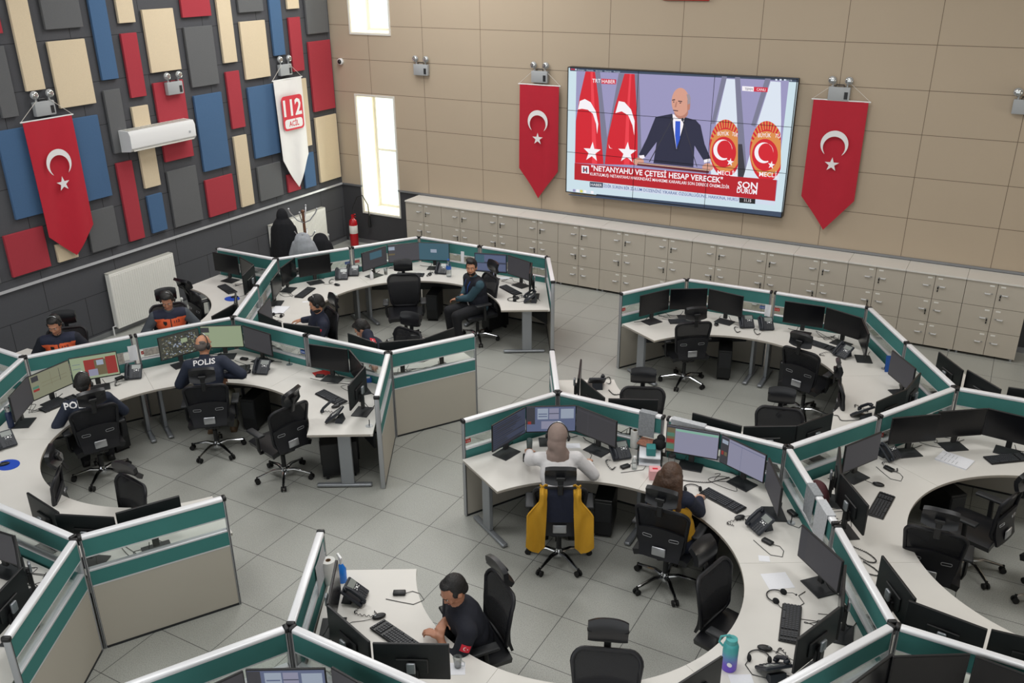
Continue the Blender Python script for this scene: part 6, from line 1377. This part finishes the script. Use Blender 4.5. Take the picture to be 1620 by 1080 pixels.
    for s_ in (-1, 1):
        a, kn, an, to = lg[s_]; F_ = G(); F_.cap(an + Vector((0, -.03, -.045)), to, .042, .034); F_.cap(an + Vector((0, 0, .03)), an + Vector((0, -.01, -.04)), .042, .044); F_.box(an + Vector((s_ * .007, .065, -.078)), (.085, .25, .022), bev=.008)
        organic(F_, 'shoe', shoes, t, .010, 3)
    if vest:
        V = G(); q2 = .030
        V.ell(ch, (.174 * k + q2, .124 * k + q2, .172 + q2), trot); V.ell(wa, (.157 * k + q2 + .006, .12 * k + q2 + .01, .16 + q2), trot); V.cap(sh[-1] + X * .03, sh[1] - X * .03, .055 * k + q2, .055 * k + q2); V.ell(Hh.lerp(N, .15), (.16 * k + q2, .125 + q2, .09), trot)
        vo = organic(V, 'vest', vest, t, .012, 5); vo['band'] = 1
    # face
    g = G()
    for s_ in (-1, 1): he(g, (s_ * .029, .0805, .010), (.0100, .007, .0048), 10, 6)
    eo = g.out('eyes', 'eye_white', t); g = G()
    for s_ in (-1, 1): he(g, (s_ * .029, .0865, .0095), (.0048, .004, .0046), 8, 6)
    g.out('irises', 'eye_dark', eo)
    g = G()
    for s_ in (-1, 1): g.tube([HP(s_ * .014, .092, .030), HP(s_ * .032, .090, .036), HP(s_ * .050, .077, .028)], [.0028, .0036, .002], 6)
    g.out('eyebrows', 'beard_dark', t)
    G().tube([HP(-.022, .088, -.052), HP(-.008, .0965, -.051), HP(.008, .0965, -.051), HP(.022, .088, -.052)], [.003, .0055, .0055, .003], 6).out('lips', 'lip', t)
    # hair
    Hg = G()
    if hair in ('short', 'quiff'):
        he(Hg, (0, -.022, .040), (.083, .096, .098)); he(Hg, (0, .034, .100), (.060, .050, .030)); he(Hg, (0, -.055, -.01), (.072, .055, .06))
        if hair == 'quiff': he(Hg, (0, .045, .108), (.062, .05, .035)); he(Hg, (.02, .0, .12), (.06, .07, .03))
        for s_ in (-1, 1): he(Hg, (s_ * .066, .008, .028), (.016, .035, .032))
        organic(Hg, 'hair', 'hair_black', t, .007, 2)
    elif hair == 'balding':
        he(Hg, (0, -.045, -.0), (.080, .066, .060)); he(Hg, (0, -.045, .05), (.072, .052, .035))
        for s_ in (-1, 1): he(Hg, (s_ * .070, -.005, .018), (.013, .045, .03))
        organic(Hg, 'hair', 'hair_grey', t, .007, 2)
    elif hair == 'receding':
        he(Hg, (0, -.032, .042), (.082, .090, .094)); he(Hg, (0, -.055, -.01), (.074, .055, .06)); he(Hg, (0, .012, .104), (.058, .050, .022))
        for s_ in (-1, 1): he(Hg, (s_ * .068, .0, .020), (.014, .036, .034))
        organic(Hg, 'hair', 'hair_black', t, .007, 2)
    elif hair == 'long':
        he(Hg, (0, -.020, .034), (.096, .106, .104)); he(Hg, (0, -.05, -.05), (.10, .085, .10))
        for i, (x_, w_, l_) in enumerate([(-.075, .035, .30), (-.045, .045, .36), (0, .05, .40), (.045, .045, .37), (.078, .035, .31), (-.085, .02, .24), (.088, .02, .25), (-.02, .03, .43), (.03, .03, .41)]):
            p0 = HP(x_ * .9, -.055, .0); p1 = p0 + Vector((x_ * .5, -.045, -.16)); p2 = p0 + Vector((x_ * .9, -.085 if i < 5 else -.07, -l_)); Hg.cap(p0, p1, w_ + .018, w_ + .012); Hg.cap(p1, p2, w_ + .012, w_ * .45)
        for s_ in (-1, 1): Hg.cap(HP(s_ * .075, .02, .02), HP(s_ * .085, .015, -.09) + Vector((0, -.02, -.10)), .022, .014)
        organic(Hg, 'hair', 'hair_brown', t, .008, 2)
    elif hair == 'scarf':
        he(Hg, (0, -.022, .022), (.096, .108, .116)); he(Hg, (0, -.045, -.06), (.092, .088, .09)); he(Hg, (0, -.075, .01), (.06, .06, .07))
        Hg.cap(HP(0, -.02, -.10), N + Vector((0, -.02, -.02)), .085, .12); Hg.cap(HP(.02, -.06, -.08), N + Vector((.05, -.11, -.20)), .07, .055); Hg.cap(N + Vector((.05, -.11, -.12)), N + Vector((.075, -.15, -.36)), .065, .05); Hg.cap(N + Vector((.03, -.12, -.10)), N + Vector((.02, -.16, -.33)), .055, .045)
        Hg.ell(N + Vector((0, .03, -.06)), (.15, .11, .09))
        organic(Hg, 'headscarf', 'scarf_taupe', t, .009, 3)
    if key in ('p5', 'p7'):
        bg = G(); he(bg, (0, .028, -.070), (.062, .062, .048)); he(bg, (0, .082, -.040), (.026, .016, .007)); organic(bg, 'beard', 'beard_dark', t, .006, 1)
    return dict(t=t, HP=HP, M3=M3, hd=hd, N=N, H=Hh, ch=ch, trot=trot, jk=jk, arms=arms, Yt=Yt, ax=ax, k=k)
def worn_headset(P, side=1, wide=.086, z0=.0, m='black_plastic'):
    HP = P['HP']; t = P['t']
    pts = [HP(wide * math.cos(a), -.012, .015 + .122 * math.sin(a)) for a in [R(-5 + 190 * i / 16) for i in range(17)]]
    h = G().tube(pts, .0055, 6).out('headset', m, t)
    G().tube([HP(wide * .9 * math.cos(a), -.010, .017 + .128 * math.sin(a)) for a in [R(50 + 80 * i / 8) for i in range(9)]], .0035, 5).out('headset_band', 'silver', h)
    for s_ in (-1, 1):
        g = G(); g.ell(HP(s_ * (wide + .004), -.010, -.005), (.014, .028, .030), P['M3']); g.out('ear_cup', 'black_plastic', h)
    G().tube([HP(side * wide, 0, -.02), HP(side * .075, .06, -.055), HP(side * .035, .105, -.065)], .003, 5).ell(HP(side * .032, .107, -.066), .007).out('microphone', 'black_plastic', h)
CHK = {'p1': 'p1', 'p2': 'p2', 'p3': 'm1', 'p4': 'm2', 'p5': 't5', 'p6': 't4', 'p7': 't3', 'p8': 'c1', 'p9': 'c2', 'p10': 'c5'}
P = {}
P['p1'] = person('p1', 'person in navy and orange vest nearest the left edge, looking down', -46, (-56, 26), 'skin_b', 'short', 'navy_dark', vest='vest_navy', legs=True)
P['p2'] = person('p2', 'person in navy and orange vest over grey sleeves, before the large radiator', -38, (-50, 26), 'skin_b', 'quiff', 'grey_sleeve', vest='vest_navy')
P['p3'] = person('p3', 'person with black hair in navy police jacket, facing the red map', 150, (128, 8), 'skin_b', 'short', 'police_navy')
P['p4'] = person('p4', 'person with thinning grey hair in navy police jacket before the aerial map', 128, (92, 10), 'skin_a', 'balding', 'police_navy', trousers='trouser_khaki', shoes='boot_brown', handR=HAND['p4R'], hipf=.08)
P['p5'] = person('p5', 'bearded person in navy jacket with red flag patch and headset', 236, (216, 22), 'skin_a', 'short', 'navy_cloth', handR=HAND['p5R'], hipf=.02)
P['p6'] = person('p6', 'person in navy jacket bending far forward behind three dark monitors', 250, (205, 40), 'skin_b', 'short', 'navy_cloth', hipf=.08)
P['p7'] = person('p7', 'person in teal sleeves and dark vest with blue lanyard, looking at us', 238, (-72, 2), 'skin_a', 'quiff', 'teal_sleeve', vest='navy_dark', handL=HAND['p7L'], handR=HAND['p7R'], lean_len=.46, curl=.9)
P['p8'] = person('p8', 'person in taupe headscarf and white cardigan holding a dark tumbler', 117, (104, 14), 'skin_c', 'scarf', 'white_cloth', handL=HAND['p8L'], handR=HAND['p8R'], female=True, curlL=1.3)
P['p9'] = person('p9', 'person with long brown hair, navy top and yellow vest at a keyboard', 80, (88, 16), 'skin_c', 'long', 'navy_cloth', handR=HAND['p9R'], female=True, curl=.9, vest='vest_yellow', hipr=.10)
P['p10'] = person('p10', 'person with receding dark hair and rolled navy sleeves in the foreground', 226, (238, 34), 'skin_b', 'receding', 'navy_dark', handL=HAND['p10L'], handR=HAND['p10R'], lean_len=.50, curl=.9)
worn_headset(P['p1'], -1); worn_headset(P['p2'], 1); worn_headset(P['p3'], 1); worn_headset(P['p4'], 1); worn_headset(P['p5'], 1); worn_headset(P['p8'], 1, .102)
# bake the organic surfaces
bpy.context.view_layer.update()
dg = bpy.context.evaluated_depsgraph_get()
NEW = [(o, bpy.data.meshes.new_from_object(o.evaluated_get(dg))) for o in PEND]
for o, me in NEW:
    mats_ = list(o.data.materials); o.modifiers.clear(); me.name = o.name; o.data = me; me.materials.clear()
    for m_ in mats_: me.materials.append(m_)
    me.shade_smooth()
# two-tone vests: orange lower front and back band
def band_vest(Pk, zf0, zf1):
    t = P[Pk]['t']; v = [c for c in t.children if c.name.startswith('vest')][0]; me = v.data
    me.materials.append(MATS['vest_orange']); ax = P[Pk]['ax']; H0 = P[Pk]['H']; L_ = (P[Pk]['N'] - H0).length
    for p in me.polygons:
        u = (p.center - H0).dot(ax) / L_
        ax_pt = H0 + ax * (u * L_); d_ = (p.center - ax_pt).dot(P[Pk]['Yt'])
        if zf0 < u < zf1 and (d_ > .02 or u < .78): p.material_index = 1
band_vest('p1', .50, .92); band_vest('p2', .50, .92)
t9 = P['p9']; me = [c for c in t9['t'].children if c.name.startswith('vest')][0].data; me.materials.append(MATS['navy_cloth'])
for p in me.polygons:
    if (p.center - t9['H']).dot(t9['ax']) / (t9['N'] - t9['H']).length > .80: p.material_index = 1
def decal(target, me, name, m, origin, normal, up, off=.006, parent=None):
    """lays flat lettering or shapes on a curved garment; me in local XY, mapped around origin"""
    n = normal.normalized(); r_ = up.cross(n).normalized(); u_ = n.cross(r_).normalized()
    bv = BVHTree.FromObject(target, dg2)
    bm = bmesh.new(); bm.from_mesh(me)
    bmesh.ops.triangulate(bm, faces=bm.faces[:])
    for _ in range(2):
        es = [e for e in bm.edges if e.calc_length() > .03]
        if es: bmesh.ops.subdivide_edges(bm, edges=es, cuts=1); bmesh.ops.triangulate(bm, faces=bm.faces[:])
    for v in bm.verts:
        p = origin + r_ * v.co.x + u_ * v.co.y + n * .3
        hit = bv.ray_cast(p, -n, .6)
        v.co = (hit[0] + n * off) if hit[0] is not None else (p - n * .3)
    bm.to_mesh(me); bm.free(); me.materials.clear(); me.materials.append(MATS[m]); me.name = name
    o = bpy.data.objects.new(name, me); COL.objects.link(o); o.parent = parent or target.parent; return o
bpy.context.view_layer.update(); dg2 = bpy.context.evaluated_depsgraph_get()
def txt(s_, h, w_): 
    me = text_mesh(s_, h, w_, .02); xs = [v.co.x for v in me.vertices]; c = (max(xs) + min(xs)) / 2
    for v in me.vertices: v.co.x -= c
    return me
def shape(pts, rx=1, n=1):
    me = bpy.data.meshes.new('shape'); me.from_pydata([(x, y, 0) for x, y in pts], [], [list(range(len(pts)))]); return me
def ringmesh(r0, r1, n=28):
    me = bpy.data.meshes.new('ring'); v = []; f = []
    for i in range(n): a = 2 * PI * i / n; v += [(r0 * math.cos(a), r0 * math.sin(a), 0), (r1 * math.cos(a), r1 * math.sin(a), 0)]
    for i in range(n): j = (i + 1) % n; f.append((2 * i, 2 * i + 1, 2 * j + 1, 2 * j))
    me.from_pydata(v, [], f); return me
for k_ in ('p3', 'p4'):
    q = P[k_]; back = -q['Yt']; c_ = q['H'].lerp(q['N'], .90) + Vector((-.11 if k_ == 'p3' else 0, 0, 0))
    decal(q['jk'], txt('POLIS', .062, .245), 'back_lettering', 'mark_white', c_, back, q['ax'])
    c2 = q['H'].lerp(q['N'], .70) + Vector((-.09 if k_ == 'p3' else 0, 0, 0))
    decal(q['jk'], ringmesh(.045, .052), 'back_emblem', 'mark_white', c2, back, q['ax']); decal(q['jk'], shape([(p[0], p[1]) for p in star_pts(.035, PI / 2)]), 'back_emblem_star', 'mark_white', c2, back, q['ax'])
for k_ in ('p1', 'p2'):
    q = P[k_]; v = [c for c in q['t'].children if c.name.startswith('vest')][0]; fr = q['Yt']; c_ = q['H'].lerp(q['N'], .80)
    X = Vector((1, 0, 0))
    decal(v, txt('112', .035, .075), 'chest_lettering', 'vest_navy', c_ - X * .075, fr, q['ax'])
    decal(v, shape([(-.022, .03), (.022, .03), (.022, -.005), (0, -.03), (-.022, -.005)]), 'chest_badge', 'mark_black', c_ + X * .075, fr, q['ax'])
    decal(v, shape([(-.006, .22), (.006, .22), (.006, -.12), (-.006, -.12)]), 'zip', 'mark_black', c_, fr, q['ax'])
def flagpatch(k_, s_, pos=.35):
    q = P[k_]; S0, E_, W = q['arms'][s_]; c_ = S0.lerp(E_, pos); n = Vector((s_, .0, .25)) ; up = (S0 - E_).normalized()
    if k_ == 'p5': n = Vector((s_ * .5, .4, .6))
    me = bpy.data.meshes.new('r'); a, b = .038, .026; me.from_pydata([(-a, -b, 0), (a, -b, 0), (a, b, 0), (-a, b, 0)], [], [(0, 1, 2, 3)])
    decal(q['jk'], me, 'flag_patch', 'mark_red', c_, n, up, .007)
    decal(q['jk'], shape([(x - .006, y) for x, y in crescent(.013)]), 'patch_crescent', 'mark_white', c_, n, up, .009); decal(q['jk'], shape([(x + .014, y) for x, y in star_pts(.007)]), 'patch_star', 'mark_white', c_, n, up, .009)
flagpatch('p5', -1, .35); flagpatch('p6', -1, .35); flagpatch('p10', -1, .35)
# lanyard and card, phone in hand
q = P['p7']; N_ = q['N']; fr = q['Yt']; ax = q['ax']; v = [c for c in q['t'].children if c.name.startswith('vest')][0]
lan = bpy.data.meshes.new('l'); lan.from_pydata([(-.075, .10, 0), (-.062, .10, 0), (.004, -.20, 0), (-.008, -.20, 0), (.062, .10, 0), (.075, .10, 0)], [], [(0, 1, 2, 3), (4, 5, 2, 3)])
decal(v, lan, 'lanyard', 'lanyard_blue', N_ - ax * .10, fr, ax, .010); decal(v, shape([(-.03, -.20), (.03, -.20), (.03, -.28), (-.03, -.28)]), 'id_card', 'mark_white', N_ - ax * .10, fr, ax, .014)
def held(k_, s_, g, name, m, label, cat, off=(0, 0, 0)):
    q = P[k_]; S0, E_, W = q['arms'][s_]; d = (W - E_).normalized(); M = q['t'].matrix_basis
    o = g.out(name, m, None); o.location = M @ (W + d * .085 + Vector(off)); o.rotation_euler = (0, 0, q['t'].rotation_euler.z); return tag(o, label, cat)
bpy.context.view_layer.update()
held('p7', 1, G().box((0, 0, 0), (.075, .15, .009), bev=.003), 'smartphone', 'black_plastic', 'dark smartphone held low by the man with the lanyard', 'phone', (-.02, .02, .02))
held('p8', -1, G().lathe([(.026, -.06), (.030, .06), (.030, .09), (.024, .10)]), 'tumbler', 'tumbler_green', 'dark green tumbler in the headscarf woman\'s left hand', 'tumbler', (0, .02, .01))
# coats on the rack
def coat(label, x, y, z, w_, h_, m, hood):
    g = G(); g.ell((0, 0, -.12), (w_ * .34, .09, .12)); g.cap((0, 0, -.18), (.01, 0, -h_ * .55), w_ * .38, w_ * .46); g.cap((.01, 0, -h_ * .55), (0, .01, -h_ + .14), w_ * .46, w_ * .48)
    for s_ in (-1, 1): g.cap((s_ * w_ * .3, 0, -.20), (s_ * w_ * .50, .0, -h_ * .72), .07, .055)
    if hood: g.ell((0, 0, .0), (.10, .11, .15)); g.ell((0, .03, -.07), (.12, .11, .10))
    for v in g.b.verts: v.co.y *= .62
    o = g.out('coat', m, None, smooth=0); r = o.modifiers.new('r', 'REMESH'); r.mode = 'VOXEL'; r.voxel_size = .014; r.use_smooth_shade = True; s_ = o.modifiers.new('s', 'SMOOTH'); s_.iterations = 4
    o.location = (x, y, z); o.rotation_euler = (0, 0, R(32)); bpy.context.view_layer.update(); d = bpy.context.evaluated_depsgraph_get(); me = bpy.data.meshes.new_from_object(o.evaluated_get(d)); mm = list(o.data.materials); o.modifiers.clear(); o.data = me; me.materials.clear(); [me.materials.append(a) for a in mm]; me.shade_smooth(); return tag(o, label, 'coat', 'coats on the rack')
coat('long black hooded coat on the left side of the coat rack', -10.31, 10.82, 1.42, .48, 1.2, 'coat_black', True)
coat('light grey padded jacket on the right side of the coat rack', -9.90, 10.80, 1.22, .40, .52, 'coat_grey', False)
coat('dark jacket behind the light grey one on the coat rack', -9.72, 11.02, 1.18, .38, .60, 'coat_black', False)
